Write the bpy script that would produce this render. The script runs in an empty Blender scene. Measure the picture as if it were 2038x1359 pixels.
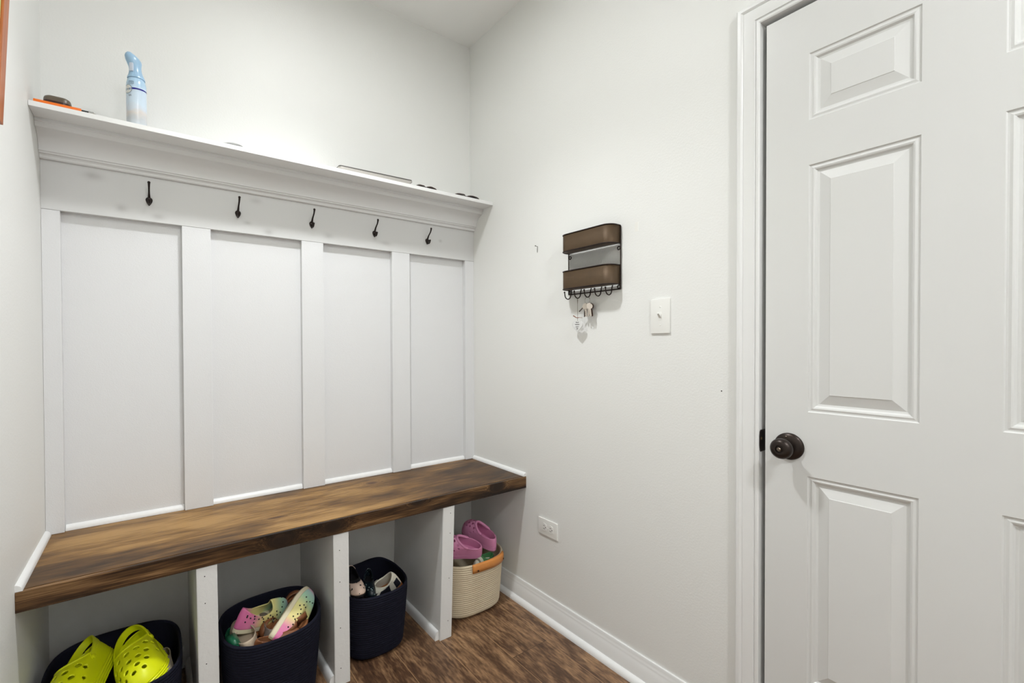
import bpy, bmesh, math, random
from mathutils import Vector, Matrix, noise
random.seed(7)
S = bpy.context.scene
COL = S.collection
PI = math.pi

# ------------------------------------------------------------------ camera, light, exposure
cam_d = bpy.data.cameras.new('camera'); cam = bpy.data.objects.new('camera', cam_d); COL.objects.link(cam)
Fw = Vector((0.58938171, 0.8077658, -0.01198395)); Rt = Vector((0.80779147, -0.58945632, -0.00376702)); Up = Vector((0.01010689, 0.00746032, 0.99992109))
CP = Vector((-1.36863143, -2.01859892, 1.18123743))
m = Matrix((( Rt.x, Up.x, -Fw.x, CP.x), (Rt.y, Up.y, -Fw.y, CP.y), (Rt.z, Up.z, -Fw.z, CP.z), (0, 0, 0, 1)))
cam.matrix_world = m
cam_d.sensor_width = 36; cam_d.sensor_fit = 'HORIZONTAL'
cam_d.lens = 917.934 * 36 / 2038
cam_d.shift_x = 50.666 / 2038; cam_d.shift_y = 14.77 / 2038
cam_d.clip_start = 0.02
S.camera = cam
LAMP = (-0.90, -0.80)
LAMP_STRENGTH = 84.0
ADDED_SPOT = 66.0
FILL_LAMP = (-0.82, -2.85)  # unseen fill lamp behind the camera, added to brighten the lower walls
FILL_STRENGTH = 280.0
w = bpy.data.worlds.new('world'); S.world = w; w.use_nodes = True
w.node_tree.nodes['Background'].inputs[0].default_value = (0.93, 0.96, 1.0, 1)
w.node_tree.nodes['Background'].inputs[1].default_value = 0.1
S.view_settings.view_transform = 'Standard'; S.view_settings.look = 'None'
S.view_settings.gamma = 1; S.view_settings.use_curve_mapping = False
S.view_settings.exposure = -0.02

# ------------------------------------------------------------------ measured sizes (metres)
H = 2.7288; L = 1.6402
P1 = 0.0319; P0 = 0.0078
SD = 0.201; SZ = 1.8738; ST = 0.0150
TB = 1.6084; C0 = 1.7620
BZ = 0.580; BD = 0.4429; BT = 0.0515
YF = -3.4

# ------------------------------------------------------------------ helpers
def srgb(r, g, b):
    f = lambda c: (c/255)/12.92 if c/255 <= 0.04045 else ((c/255+0.055)/1.055)**2.4
    return (f(r), f(g), f(b), 1)

MATS = {}
def mat(name, col, rough=0.5, metal=0.0, bump=0.0, bscale=200.0, coat=0.0, var=0.0, vscale=5.0, spec=0.5, trans=0.0, emit=None, estr=0):
    if name in MATS: return MATS[name]
    m = bpy.data.materials.new(name); m.use_nodes = True; MATS[name] = m
    nt = m.node_tree; b = nt.nodes['Principled BSDF']
    b.inputs['Base Color'].default_value = col
    b.inputs['Roughness'].default_value = rough; b.inputs['Metallic'].default_value = metal
    b.inputs['Coat Weight'].default_value = coat; b.inputs['Specular IOR Level'].default_value = spec
    b.inputs['Transmission Weight'].default_value = trans
    if emit: b.inputs['Emission Color'].default_value = emit; b.inputs['Emission Strength'].default_value = estr
    tc = nt.nodes.new('ShaderNodeTexCoord')
    if var > 0:
        n = nt.nodes.new('ShaderNodeTexNoise'); n.inputs['Scale'].default_value = vscale; n.inputs['Detail'].default_value = 5
        nt.links.new(tc.outputs['Object'], n.inputs['Vector'])
        mx = nt.nodes.new('ShaderNodeMix'); mx.data_type = 'RGBA'
        mx.inputs[6].default_value = tuple(min(1, c*(1+var)) for c in col[:3])+(1,)
        mx.inputs[7].default_value = tuple(c*(1-var) for c in col[:3])+(1,)
        nt.links.new(n.outputs['Fac'], mx.inputs[0]); nt.links.new(mx.outputs[2], b.inputs['Base Color'])
    if bump > 0:
        n2 = nt.nodes.new('ShaderNodeTexNoise'); n2.inputs['Scale'].default_value = bscale; n2.inputs['Detail'].default_value = 3
        nt.links.new(tc.outputs['Object'], n2.inputs['Vector'])
        bp = nt.nodes.new('ShaderNodeBump'); bp.inputs['Strength'].default_value = bump; bp.inputs['Distance'].default_value = 0.002
        nt.links.new(n2.outputs['Fac'], bp.inputs['Height']); nt.links.new(bp.outputs['Normal'], b.inputs['Normal'])
    return m

def obj(name, bm, m=None, parent=None, smooth=False, **props):
    me = bpy.data.meshes.new(name)
    bmesh.ops.recalc_face_normals(bm, faces=bm.faces[:])
    bm.to_mesh(me); bm.free()
    o = bpy.data.objects.new(name, me); COL.objects.link(o)
    if m: me.materials.append(m)
    if parent: o.parent = parent
    if smooth:
        for p in me.polygons: p.use_smooth = True
        try: me.set_sharp_from_angle(angle=math.radians(smooth if smooth is not True else 45))
        except Exception: pass
    for k, v in props.items(): o[k] = v
    return o

def thing(name, label, cat, loc=(0, 0, 0), group=None):
    o = bpy.data.objects.new(name, None); COL.objects.link(o); o.location = loc; o.empty_display_size = 0.02
    o['label'] = label; o['category'] = cat
    if group: o['group'] = group
    return o

def tag(o, label, cat, group=None):
    o['label'] = label; o['category'] = cat
    if group: o['group'] = group
    return o

def BM(): return bmesh.new()

def box(bm, x0, x1, y0, y1, z0, z1, bev=0.0, mi=0):
    v = [bm.verts.new((x, y, z)) for x in (x0, x1) for y in (y0, y1) for z in (z0, z1)]
    fs = [(0, 1, 3, 2), (4, 6, 7, 5), (0, 4, 5, 1), (2, 3, 7, 6), (0, 2, 6, 4), (1, 5, 7, 3)]
    F = [bm.faces.new([v[i] for i in f]) for f in fs]
    for f in F: f.material_index = mi
    if bev > 0:
        es = list({e for f in F for e in f.edges})
        bmesh.ops.bevel(bm, geom=es, offset=bev, segments=2, affect='EDGES', profile=0.7)
    return F

def prism(bm, pts, d0, d1, axis='x', caps=True):
    """extrude a closed 2D outline along an axis; for 'x' pts are (y,z), for 'y' (x,z), for 'z' (x,y)"""
    def P(a, b, d):
        return {'x': (d, a, b), 'y': (a, d, b), 'z': (a, b, d)}[axis]
    A = [bm.verts.new(P(a, b, d0)) for a, b in pts]; B = [bm.verts.new(P(a, b, d1)) for a, b in pts]
    n = len(pts)
    for i in range(n): bm.faces.new((A[i], A[(i+1) % n], B[(i+1) % n], B[i]))
    if caps: bm.faces.new(A[::-1]); bm.faces.new(B)

def tube(bm, pts, r, seg=10, caps=True, closed=False):
    """tube along points; r a number or list"""
    pts = [Vector(p) for p in pts]; n = len(pts)
    rs = r if isinstance(r, (list, tuple)) else [r]*n
    rings = []; prev = None
    for i, p in enumerate(pts):
        if closed: t = (pts[(i+1) % n] - pts[i-1]).normalized()
        else: t = (pts[min(i+1, n-1)] - pts[max(i-1, 0)]).normalized()
        if prev is None:
            a = Vector((0, 0, 1)) if abs(t.z) < 0.9 else Vector((1, 0, 0))
            u = t.cross(a).normalized()
        else:
            u = (prev - t*prev.dot(t)).normalized()
        prev = u; v = t.cross(u)
        rings.append([bm.verts.new(p + (u*math.cos(2*PI*k/seg) + v*math.sin(2*PI*k/seg))*rs[i]) for k in range(seg)])
    for i in range(n if closed else n-1):
        a, b = rings[i], rings[(i+1) % n]
        for k in range(seg): bm.faces.new((a[k], a[(k+1) % seg], b[(k+1) % seg], b[k]))
    if caps and not closed: bm.faces.new(rings[0][::-1]); bm.faces.new(rings[-1])

def lathe(bm, prof, seg=32, center=(0, 0, 0), axis='z'):
    """prof: (radius, height) list"""
    c = Vector(center); rings = []
    def P(r, h, a):
        x, y = r*math.cos(a), r*math.sin(a)
        return {'z': Vector((x, y, h)), 'x': Vector((h, x, y)), 'y': Vector((x, h, y))}[axis] + c
    for r, h in prof:
        if r < 1e-6: rings.append([bm.verts.new(P(0, h, 0))])
        else: rings.append([bm.verts.new(P(r, h, 2*PI*k/seg)) for k in range(seg)])
    for a, b in zip(rings, rings[1:]):
        for k in range(seg):
            k2 = (k+1) % seg
            if len(a) == 1 and len(b) == 1: continue
            if len(a) == 1: bm.faces.new((a[0], b[k], b[k2]))
            elif len(b) == 1: bm.faces.new((a[k], a[k2], b[0]))
            else: bm.faces.new((a[k], a[k2], b[k2], b[k]))
    if len(rings[0]) > 1: bm.faces.new(rings[0][::-1])
    if len(rings[-1]) > 1: bm.faces.new(rings[-1])

def sphere(bm, c, r, seg=14, rings=8, sc=(1, 1, 1)):
    g = bmesh.ops.create_uvsphere(bm, u_segments=seg, v_segments=rings, radius=r)
    for v in g['verts']: v.co = Vector((v.co.x*sc[0], v.co.y*sc[1], v.co.z*sc[2])) + Vector(c)

def arc(cx, cy, r, a0, a1, n):
    return [(cx + r*math.cos(math.radians(a0+(a1-a0)*i/n)), cy + r*math.sin(math.radians(a0+(a1-a0)*i/n))) for i in range(n+1)]

def solidify(o, t, off=-1.0):
    md = o.modifiers.new('thickness', 'SOLIDIFY'); md.thickness = t; md.offset = off; md.use_even_offset = False
    return o

def text_mesh(body, size, depth=0.0):
    cu = bpy.data.curves.new('lettering', 'FONT'); cu.body = body; cu.size = size; cu.align_x = 'CENTER'; cu.align_y = 'CENTER'
    cu.extrude = depth
    o = bpy.data.objects.new('lettering', cu); COL.objects.link(o)
    dg = bpy.context.evaluated_depsgraph_get(); dg.update()
    me = bpy.data.meshes.new_from_object(o.evaluated_get(dg))
    bpy.data.objects.remove(o); bpy.data.curves.remove(cu)
    return me

# ------------------------------------------------------------------ materials
M_wall = mat('wall_paint', (0.83, 0.83, 0.805, 1), rough=0.5, bump=0.18, bscale=160, spec=0.45)
M_ceil = mat('ceiling_paint', (0.93, 0.925, 0.905, 1), rough=0.85, bump=0.1, bscale=120)
M_trim = mat('trim_paint', (0.82, 0.82, 0.81, 1), rough=0.28, spec=0.5)
M_door = mat('door_paint', (0.72, 0.72, 0.705, 1), rough=0.32, bump=0.05, bscale=60)
M_bench_side = mat('divider_paint', (0.78, 0.78, 0.765, 1), rough=0.5, bump=0.25, bscale=90, var=0.02, vscale=12)
M_plate = mat('plate_plastic', (0.86, 0.855, 0.82, 1), rough=0.25)
M_black = mat('black_hole', (0.01, 0.01, 0.01, 1), rough=0.8)
M_bronze = mat('oil_rubbed_bronze', srgb(52, 44, 40), rough=0.34, metal=0.7, var=0.15, vscale=60)
M_hook = mat('dark_bronze_hook', srgb(36, 26, 24), rough=0.38, metal=0.5)
M_rack = mat('rack_brown_metal', srgb(84, 66, 46), rough=0.55, metal=0.45, var=0.22, vscale=25, bump=0.1, bscale=300)
M_rackdark = mat('rack_dark_wire', srgb(44, 34, 30), rough=0.45, metal=0.6)

def panel_paint():
    m = mat('panel_paint', (0.75, 0.752, 0.757, 1), rough=0.38, bump=0.22, bscale=330, spec=0.45)
    return m
M_panel = panel_paint()

def rail_paint():
    """white painted pine board with knots bleeding through"""
    m = bpy.data.materials.new('knotty_white_board'); m.use_nodes = True
    nt = m.node_tree; b = nt.nodes['Principled BSDF']; b.inputs['Roughness'].default_value = 0.4
    tc = nt.nodes.new('ShaderNodeTexCoord'); base = (0.69, 0.69, 0.685, 1)
    prev = None
    knots = [(-1.515, 1.735, .03, .016), (-1.44, 1.640, .018, .014), (-0.985, 1.624, .02, .013), (-0.75, 1.640, .022, .013), (-1.03, 1.740, .02, .012), (-1.34, 1.628, .022, .012), (-0.49, 1.642, .03, .010), (-1.06, 1.650, .015, .008), (-0.20, 1.69, .01, .008)]
    nz = nt.nodes.new('ShaderNodeTexNoise'); nz.inputs['Scale'].default_value = 22; nt.links.new(tc.outputs['Object'], nz.inputs['Vector'])
    sx = nt.nodes.new('ShaderNodeSeparateXYZ'); nt.links.new(tc.outputs['Object'], sx.inputs[0])
    acc = None
    def mth(op, a, b_=None):
        n = nt.nodes.new('ShaderNodeMath'); n.operation = op
        for i, q in enumerate((a, b_)):
            if q is None: continue
            if isinstance(q, (int, float)): n.inputs[i].default_value = q
            else: nt.links.new(q, n.inputs[i])
        return n.outputs[0]
    for kx, kz, ra, rb in knots:
        dx = mth('DIVIDE', mth('SUBTRACT', sx.outputs[0], kx), ra); dz = mth('DIVIDE', mth('SUBTRACT', sx.outputs[2], kz), rb)
        d = mth('ADD', mth('MULTIPLY', dx, dx), mth('MULTIPLY', dz, dz))
        d = mth('ADD', d, mth('MULTIPLY', nz.outputs[0], 1.2))
        g = mth('POWER', 2.718, mth('MULTIPLY', d, -1.3))
        acc = g if acc is None else mth('MAXIMUM', acc, g)
    mx = nt.nodes.new('ShaderNodeMix'); mx.data_type = 'RGBA'
    mx.inputs[6].default_value = base; mx.inputs[7].default_value = (0.40, 0.39, 0.38, 1)
    nt.links.new(acc, mx.inputs[0]); nt.links.new(mx.outputs[2], b.inputs['Base Color'])
    return m
M_rail = rail_paint()

def wood_mat(name, cols, stops, knots=(), axis=0, stretch=9.0, scale=14.0, rough=0.4, knotcol=(0.018, 0.010, 0.006, 1), knotplane=(0, 2), bump=0.25, blotch=0.5, streak=None):
    m = bpy.data.materials.new(name); m.use_nodes = True
    nt = m.node_tree; b = nt.nodes['Principled BSDF']; b.inputs['Roughness'].default_value = rough; b.inputs['Specular IOR Level'].default_value = 0.28
    L_ = nt.links.new
    def mth(op, a, b_=None, c=None, clamp=False):
        n = nt.nodes.new('ShaderNodeMath'); n.operation = op; n.use_clamp = clamp
        for i, q in enumerate((a, b_, c)):
            if q is None: continue
            if isinstance(q, (int, float)): n.inputs[i].default_value = q
            else: L_(q, n.inputs[i])
        return n.outputs[0]
    tc = nt.nodes.new('ShaderNodeTexCoord')
    mp = nt.nodes.new('ShaderNodeMapping'); sc = [1, 1, 1]; sc[axis] = 1/stretch; mp.inputs['Scale'].default_value = sc
    sx = nt.nodes.new('ShaderNodeSeparateXYZ'); L_(tc.outputs['Object'], sx.inputs[0])
    # bend grain around knots
    kacc = None; kd = None
    for k in knots:
        ka, kb, ra, rb = k
        dx = mth('DIVIDE', mth('SUBTRACT', sx.outputs[knotplane[0]], ka), ra); dz = mth('DIVIDE', mth('SUBTRACT', sx.outputs[knotplane[1]], kb), rb)
        d = mth('ADD', mth('MULTIPLY', dx, dx), mth('MULTIPLY', dz, dz))
        g = mth('POWER', 2.718, mth('MULTIPLY', d, -0.9))
        kacc = g if kacc is None else mth('MAXIMUM', kacc, g)
    vec = tc.outputs['Object']
    if kacc is not None:
        cb = nt.nodes.new('ShaderNodeCombineXYZ')
        s = mth('MULTIPLY', kacc, 0.05)
        for i in range(3):
            if i != axis: L_(s, cb.inputs[i])
        va = nt.nodes.new('ShaderNodeVectorMath'); va.operation = 'ADD'; L_(vec, va.inputs[0]); L_(cb.outputs[0], va.inputs[1]); vec = va.outputs[0]
    L_(vec, mp.inputs['Vector'])
    n1 = nt.nodes.new('ShaderNodeTexNoise'); n1.inputs['Scale'].default_value = scale; n1.inputs['Detail'].default_value = 6; n1.inputs['Distortion'].default_value = 0.6; L_(mp.outputs[0], n1.inputs['Vector'])
    mp2 = nt.nodes.new('ShaderNodeMapping'); sc2 = [1, 1, 1]; sc2[axis] = 1/(stretch*3.5); mp2.inputs['Scale'].default_value = sc2; L_(vec, mp2.inputs['Vector'])
    n2 = nt.nodes.new('ShaderNodeTexNoise'); n2.inputs['Scale'].default_value = scale*12; n2.inputs['Detail'].default_value = 5; L_(mp2.outputs[0], n2.inputs['Vector'])
    n3 = nt.nodes.new('ShaderNodeTexNoise'); n3.inputs['Scale'].default_value = scale*0.35; n3.inputs['Detail'].default_value = 3; L_(mp.outputs[0], n3.inputs['Vector'])
    f = mth('ADD', mth('MULTIPLY', n1.outputs[0], 0.55), mth('MULTIPLY', n2.outputs[0], 0.45))
    f = mth('ADD', f, mth('MULTIPLY', mth('SUBTRACT', n3.outputs[0], 0.5), blotch))
    rp = nt.nodes.new('ShaderNodeValToRGB'); L_(f, rp.inputs[0])
    els = rp.color_ramp.elements
    els[0].position = stops[0]; els[0].color = cols[0]; els[1].position = stops[-1]; els[1].color = cols[-1]
    for s_, c_ in list(zip(stops, cols))[1:-1]:
        e = els.new(s_); e.color = c_
    out = rp.outputs[0]
    if kacc is not None:
        mx = nt.nodes.new('ShaderNodeMix'); mx.data_type = 'RGBA'; L_(out, mx.inputs[6]); mx.inputs[7].default_value = knotcol
        L_(mth('MULTIPLY', kacc, 1.25, clamp=True), mx.inputs[0]); out = mx.outputs[2]
    L_(out, b.inputs['Base Color'])
    bp = nt.nodes.new('ShaderNodeBump'); bp.inputs['Strength'].default_value = bump; bp.inputs['Distance'].default_value = 0.001
    L_(n2.outputs[0], bp.inputs['Height']); L_(bp.outputs[0], b.inputs['Normal'])
    return m
M_seat = wood_mat('worn_stained_seat', [srgb(50, 32, 15), srgb(92, 64, 32), srgb(126, 92, 48), srgb(168, 130, 78)], [0.30, 0.45, 0.56, 0.72], axis=0, stretch=3.2, scale=13, rough=0.42, blotch=0.95, knots=[(-1.02, -0.30, .03, .008), (-0.60, -0.12, .03, .02)], knotplane=(0, 1), knotcol=srgb(84, 54, 30))
M_front = wood_mat('dark_stained_front', [srgb(22, 14, 8), srgb(54, 36, 20), srgb(92, 65, 39), srgb(160, 124, 84)], [0.36, 0.47, 0.57, 0.74], axis=0, stretch=9, scale=26, rough=0.45, blotch=0.8,
                   knots=[(-1.037, .552, .040, .022), (-0.872, .560, .045, .026), (-0.165, .560, .034, .018), (-0.545, .578, .03, .012)], knotplane=(0, 2))
# floor planks
def floor_mat():
    m = bpy.data.materials.new('vinyl_plank_floor'); m.use_nodes = True
    nt = m.node_tree; b = nt.nodes['Principled BSDF']; b.inputs['Roughness'].default_value = 0.42
    L_ = nt.links.new
    def mth(op, a, b_=None, clamp=False):
        n = nt.nodes.new('ShaderNodeMath'); n.operation = op; n.use_clamp = clamp
        for i, q in enumerate((a, b_)):
            if q is None: continue
            if isinstance(q, (int, float)): n.inputs[i].default_value = q
            else: L_(q, n.inputs[i])
        return n.outputs[0]
    tc = nt.nodes.new('ShaderNodeTexCoord'); sx = nt.nodes.new('ShaderNodeSeparateXYZ'); L_(tc.outputs['Object'], sx.inputs[0])
    PW, PL = 0.172, 1.22
    row = mth('DIVIDE', mth('SUBTRACT', sx.outputs[0], -0.107), PW)
    ri = mth('FLOOR', row); rf = mth('SUBTRACT', row, ri)
    # joint offset: row -1 (just left of the first seam) has its end joint at y = -0.686
    off = mth('MULTIPLY', mth('ADD', ri, 1.0), 0.437)
    lr = mth('ADD', mth('DIVIDE', mth('SUBTRACT', sx.outputs[1], -0.686), PL), off)
    li = mth('FLOOR', lr); lf = mth('SUBTRACT', lr, li)
    e1 = mth('MULTIPLY', mth('MINIMUM', rf, mth('SUBTRACT', 1.0, rf)), PW)
    e2 = mth('MULTIPLY', mth('MINIMUM', lf, mth('SUBTRACT', 1.0, lf)), PL)
    e = mth('MINIMUM', e1, e2)
    seam = mth('LESS_THAN', e, 0.0011)
    cb = nt.nodes.new('ShaderNodeCombineXYZ'); L_(ri, cb.inputs[0]); L_(li, cb.inputs[1])
    wn = nt.nodes.new('ShaderNodeTexWhiteNoise'); wn.noise_dimensions = '3D'; L_(cb.outputs[0], wn.inputs['Vector'])
    vs = nt.nodes.new('ShaderNodeVectorMath'); vs.operation = 'SCALE'; vs.inputs['Scale'].default_value = 7.0; L_(wn.outputs['Color'], vs.inputs[0])
    va = nt.nodes.new('ShaderNodeVectorMath'); va.operation = 'ADD'; L_(tc.outputs['Object'], va.inputs[0]); L_(vs.outputs[0], va.inputs[1])
    mp = nt.nodes.new('ShaderNodeMapping'); mp.inputs['Scale'].default_value = (1, 0.20, 1); L_(va.outputs[0], mp.inputs['Vector'])
    n1 = nt.nodes.new('ShaderNodeTexNoise'); n1.inputs['Scale'].default_value = 16; n1.inputs['Detail'].default_value = 7; n1.inputs['Distortion'].default_value = 1.2; L_(mp.outputs[0], n1.inputs['Vector'])
    n2 = nt.nodes.new('ShaderNodeTexNoise'); n2.inputs['Scale'].default_value = 130; n2.inputs['Detail'].default_value = 5; L_(mp.outputs[0], n2.inputs['Vector'])
    mp3 = nt.nodes.new('ShaderNodeMapping'); mp3.inputs['Scale'].default_value = (1, 0.5, 1); L_(va.outputs[0], mp3.inputs['Vector'])
    vo = nt.nodes.new('ShaderNodeTexVoronoi'); vo.inputs['Scale'].default_value = 4.2; L_(mp3.outputs[0], vo.inputs['Vector'])
    kn = mth('POWER', 2.718, mth('MULTIPLY', mth('MULTIPLY', vo.outputs['Distance'], vo.outputs['Distance']), -130.0))
    f = mth('ADD', mth('MULTIPLY', n1.outputs[0], 0.50), mth('MULTIPLY', n2.outputs[0], 0.50))
    f = mth('ADD', f, mth('MULTIPLY', mth('SUBTRACT', wn.outputs['Value'], 0.5), 0.10))
    f = mth('SUBTRACT', f, mth('MULTIPLY', kn, 0.28))
    rp = nt.nodes.new('ShaderNodeValToRGB'); L_(f, rp.inputs[0]); els = rp.color_ramp.elements
    els[0].position = 0.25; els[0].color = srgb(52, 35, 24); els[1].position = 0.76; els[1].color = srgb(186, 153, 116)
    for p_, c_ in ((0.42, srgb(88, 62, 43)), (0.51, srgb(122, 92, 66)), (0.60, srgb(150, 116, 84))):
        el = els.new(p_); el.color = c_
    mx = nt.nodes.new('ShaderNodeMix'); mx.data_type = 'RGBA'; L_(rp.outputs[0], mx.inputs[6]); mx.inputs[7].default_value = srgb(48, 34, 24)
    m2 = nt.nodes.new('ShaderNodeMix'); m2.data_type = 'RGBA'; m2.inputs[6].default_value = srgb(172, 136, 98); m2.inputs[7].default_value = srgb(44, 31, 22); L_(mth('LESS_THAN', e2, 0.0012), m2.inputs[0]); L_(m2.outputs[2], mx.inputs[7])
    L_(mth('MULTIPLY', seam, 0.75), mx.inputs[0]); L_(mx.outputs[2], b.inputs['Base Color'])
    bp = nt.nodes.new('ShaderNodeBump'); bp.inputs['Strength'].default_value = 0.25; bp.inputs['Distance'].default_value = 0.001
    L_(n2.outputs[0], bp.inputs['Height']); L_(bp.outputs[0], b.inputs['Normal'])
    return m
M_floor = floor_mat()

# ------------------------------------------------------------------ room shell
def struct(name, bm, m, smooth=False, parent=None, **k):
    o = obj(name, bm, m, parent, smooth, **k)
    if parent is None: o['kind'] = 'structure'
    return o
EL = -1.4452; ER = -2.199; DT = 2.0447            # door slab edges and top
JY0 = -1.433; JY1 = -2.211; JZ = 2.0570           # jamb inner faces
b = BM(); box(b, -L-0.12, 0.12, YF, 0.12, -0.05, 0); struct('floor', b, M_floor)
b = BM(); box(b, -L-0.12, 0.12, YF, 0.12, H, H+0.05); struct('ceiling', b, M_ceil)
b = BM(); box(b, -L-0.12, 0.12, 0, 0.12, 0, H); struct('wall_back', b, M_wall)
b = BM(); box(b, -L-0.12, -L, YF, 0, 0, H); struct('wall_left', b, M_wall)
b = BM(); box(b, -L-0.12, 0.12, YF-0.12, YF, 0, H); struct('wall_front', b, M_wall)
b = BM()
JT = 0.018
box(b, 0, 0.12, JY0+JT, 0, 0, H); box(b, 0, 0.12, YF, JY1-JT, 0, H); box(b, 0, 0.12, JY1-JT, JY0+JT, JZ+JT, H)
struct('wall_right', b, M_wall)
# a plain wall closing the far side of the door opening (the room beyond)
b = BM(); box(b, 0.9, 0.95, -2.7, -0.9, 0, H); struct('wall_beyond', b, M_wall)

# baseboard with shoe moulding, right wall
def base_profile(h=0.099):
    return [(0, 0), (-0.0135, 0), (-0.0135, h-0.030), (-0.0115, h-0.027), (-0.0115, h-0.022), (-0.0095, h-0.016), (-0.0075, h-0.010), (-0.0075, h-0.005), (-0.0055, h), (0, h)]
def shoe_profile(x0=-0.0135, r=0.0185):
    return [(x0, 0)] + [(x0 - r*math.cos(math.radians(a)), r*math.sin(math.radians(a))*1.15) for a in range(0, 91, 10)]
b = BM(); prism(b, base_profile(), -1.3739, -0.0001, 'y'); bb = struct('baseboard_right', b, M_trim, smooth=40)
b = BM(); prism(b, shoe_profile(), -1.3739, -0.0001, 'y'); obj('shoe_molding', b, M_trim, bb, smooth=40)
b = BM(); prism(b, base_profile(), YF, -2.272, 'y'); struct('baseboard_right.001', b, M_trim, smooth=40)
b = BM(); prism(b, [(-L-x, z) for x, z in base_profile()], YF, -BD-0.0, 'y'); struct('baseboard_left', b, M_trim, smooth=40)

# door jamb, stop, casing
b = BM()
box(b, -0.0, 0.115, JY0, JY0+JT, 0, JZ+JT); box(b, -0.0, 0.115, JY1-JT, JY1, 0, JZ+JT); box(b, -0.0, 0.115, JY1, JY0, JZ, JZ+JT)
box(b, 0.044, 0.080, JY0-0.012, JY0, 0, JZ); box(b, 0.044, 0.080, JY1, JY1+0.012, 0, JZ); box(b, 0.044, 0.080, JY1+0.012, JY0-0.012, JZ-0.012, JZ)
jamb = struct('trim_1', b, mat('jamb_paint', (0.80, 0.80, 0.785, 1), rough=0.4))
def casing(bm):
    prof = [(0.000, 0.0), (0.000, 0.0085), (0.003, 0.0105), (0.0085, 0.0105), (0.0095, 0.0085), (0.0115, 0.0085), (0.013, 0.0125), (0.022, 0.0145), (0.040, 0.0150), (0.0425, 0.0135), (0.044, 0.0155), (0.048, 0.0180), (0.056, 0.0180), (0.059, 0.0150), (0.059, 0.0)]
    y0, y1, zt = JY0, JY1, JZ
    rows = []
    for o_, t in prof:
        rows.append([bm.verts.new((-t, y0+o_, 0)), bm.verts.new((-t, y0+o_, zt+o_)), bm.verts.new((-t, y1-o_, zt+o_)), bm.verts.new((-t, y1-o_, 0))])
    for a, c in zip(rows, rows[1:]):
        for k in range(3): bm.faces.new((a[k], a[k+1], c[k+1], c[k]))
b = BM(); casing(b); struct('trim_2', b, M_trim, smooth=25)

# door slab with six raised panels
def door_slab():
    bm = BM()
    pA, pB, pC, pD = -1.5463, -1.7606, -1.8841, -2.0984
    ys = [EL, pA, pB, pC, pD, ER]
    zs = [0.012, 0.287, 0.8345, 1.0006, 1.6357, 1.7504, 1.9204, DT]
    X = 0.002
    rings = [(0, 0), (0.0025, 0.0030), (0.0055, 0.0032), (0.010, 0.0018), (0.0135, 0.0030), (0.0175, 0.0078), (0.0215, 0.0088), (0.0225, 0.0088), (0.0460, 0.0020), (0.0470, 0.0010)]
    for i in range(5):
        for j in range(7):
            y0, y1, z0, z1 = ys[i], ys[i+1], zs[j], zs[j+1]
            if i in (1, 3) and j in (1, 3, 5):
                prev = None
                for ins, d in rings:
                    r = [bm.verts.new((X+d, y, z)) for y, z in ((y0-ins, z0+ins), (y1+ins, z0+ins), (y1+ins, z1-ins), (y0-ins, z1-ins))]
                    if prev:
                        for k in range(4): bm.faces.new((prev[k], prev[(k+1) % 4], r[(k+1) % 4], r[k]))
                    prev = r
                bm.faces.new(prev)
            else:
                bm.faces.new([bm.verts.new((X, y, z)) for y, z in ((y0, z0), (y1, z0), (y1, z1), (y0, z1))])
    bmesh.ops.remove_doubles(bm, verts=bm.verts[:], dist=1e-5)
    D = X+0.035
    a = [(X, EL, 0.012), (X, ER, 0.012), (X, ER, DT), (X, EL, DT)]
    A = [bm.verts.new(p) for p in a]; B = [bm.verts.new((D, p[1], p[2])) for p in a]
    for k in range(4): bm.faces.new((A[k], A[(k+1) % 4], B[(k+1) % 4], B[k]))
    bm.faces.new(B)
    return bm
door = struct('door_1', door_slab(), M_door)
# knob
KY, KZ = -1.5041, 0.9049
b = BM(); lathe(b, [(0.0, 0.002), (0.0355, 0.002), (0.0355, -0.001), (0.0335, -0.0035), (0.030, -0.006), (0.024, -0.0085), (0.017, -0.0105), (0.0, -0.0105)], 40, (0, KY, KZ), 'x')
kp = obj('doorknob', b, M_bronze, door, smooth=40, label='oil-rubbed bronze door knob on round rosette')
b = BM(); lathe(b, [(0.0, -0.009), (0.0135, -0.009), (0.0125, -0.018), (0.0125, -0.026), (0.0175, -0.031), (0.0235, -0.036), (0.0265, -0.043), (0.0265, -0.049), (0.0240, -0.055), (0.0185, -0.0595), (0.0125, -0.0610), (0.0095, -0.0605), (0.0085, -0.0575), (0.0, -0.0575)], 40, (0, KY, KZ), 'x')
obj('knob_ball', b, M_bronze, kp, smooth=50)
b = BM(); lathe(b, [(0.0, -0.055), (0.0050, -0.055), (0.0050, -0.0625), (0.0035, -0.064), (0.0, -0.064)], 20, (0, KY, KZ), 'x'); box(b, -0.0648, -0.0635, KY-0.0032, KY+0.0032, KZ-0.0007, KZ+0.0007)
obj('lock_button', b, mat('knob_button', srgb(120, 108, 96), rough=0.25, metal=0.9), kp, smooth=40)
b = BM(); sphere(b, (-0.0075, KY+0.004, KZ+0.026), 0.0028); obj('rosette_screw', b, mat('knob_button', (0, 0, 0, 1)), kp, smooth=True)
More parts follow.
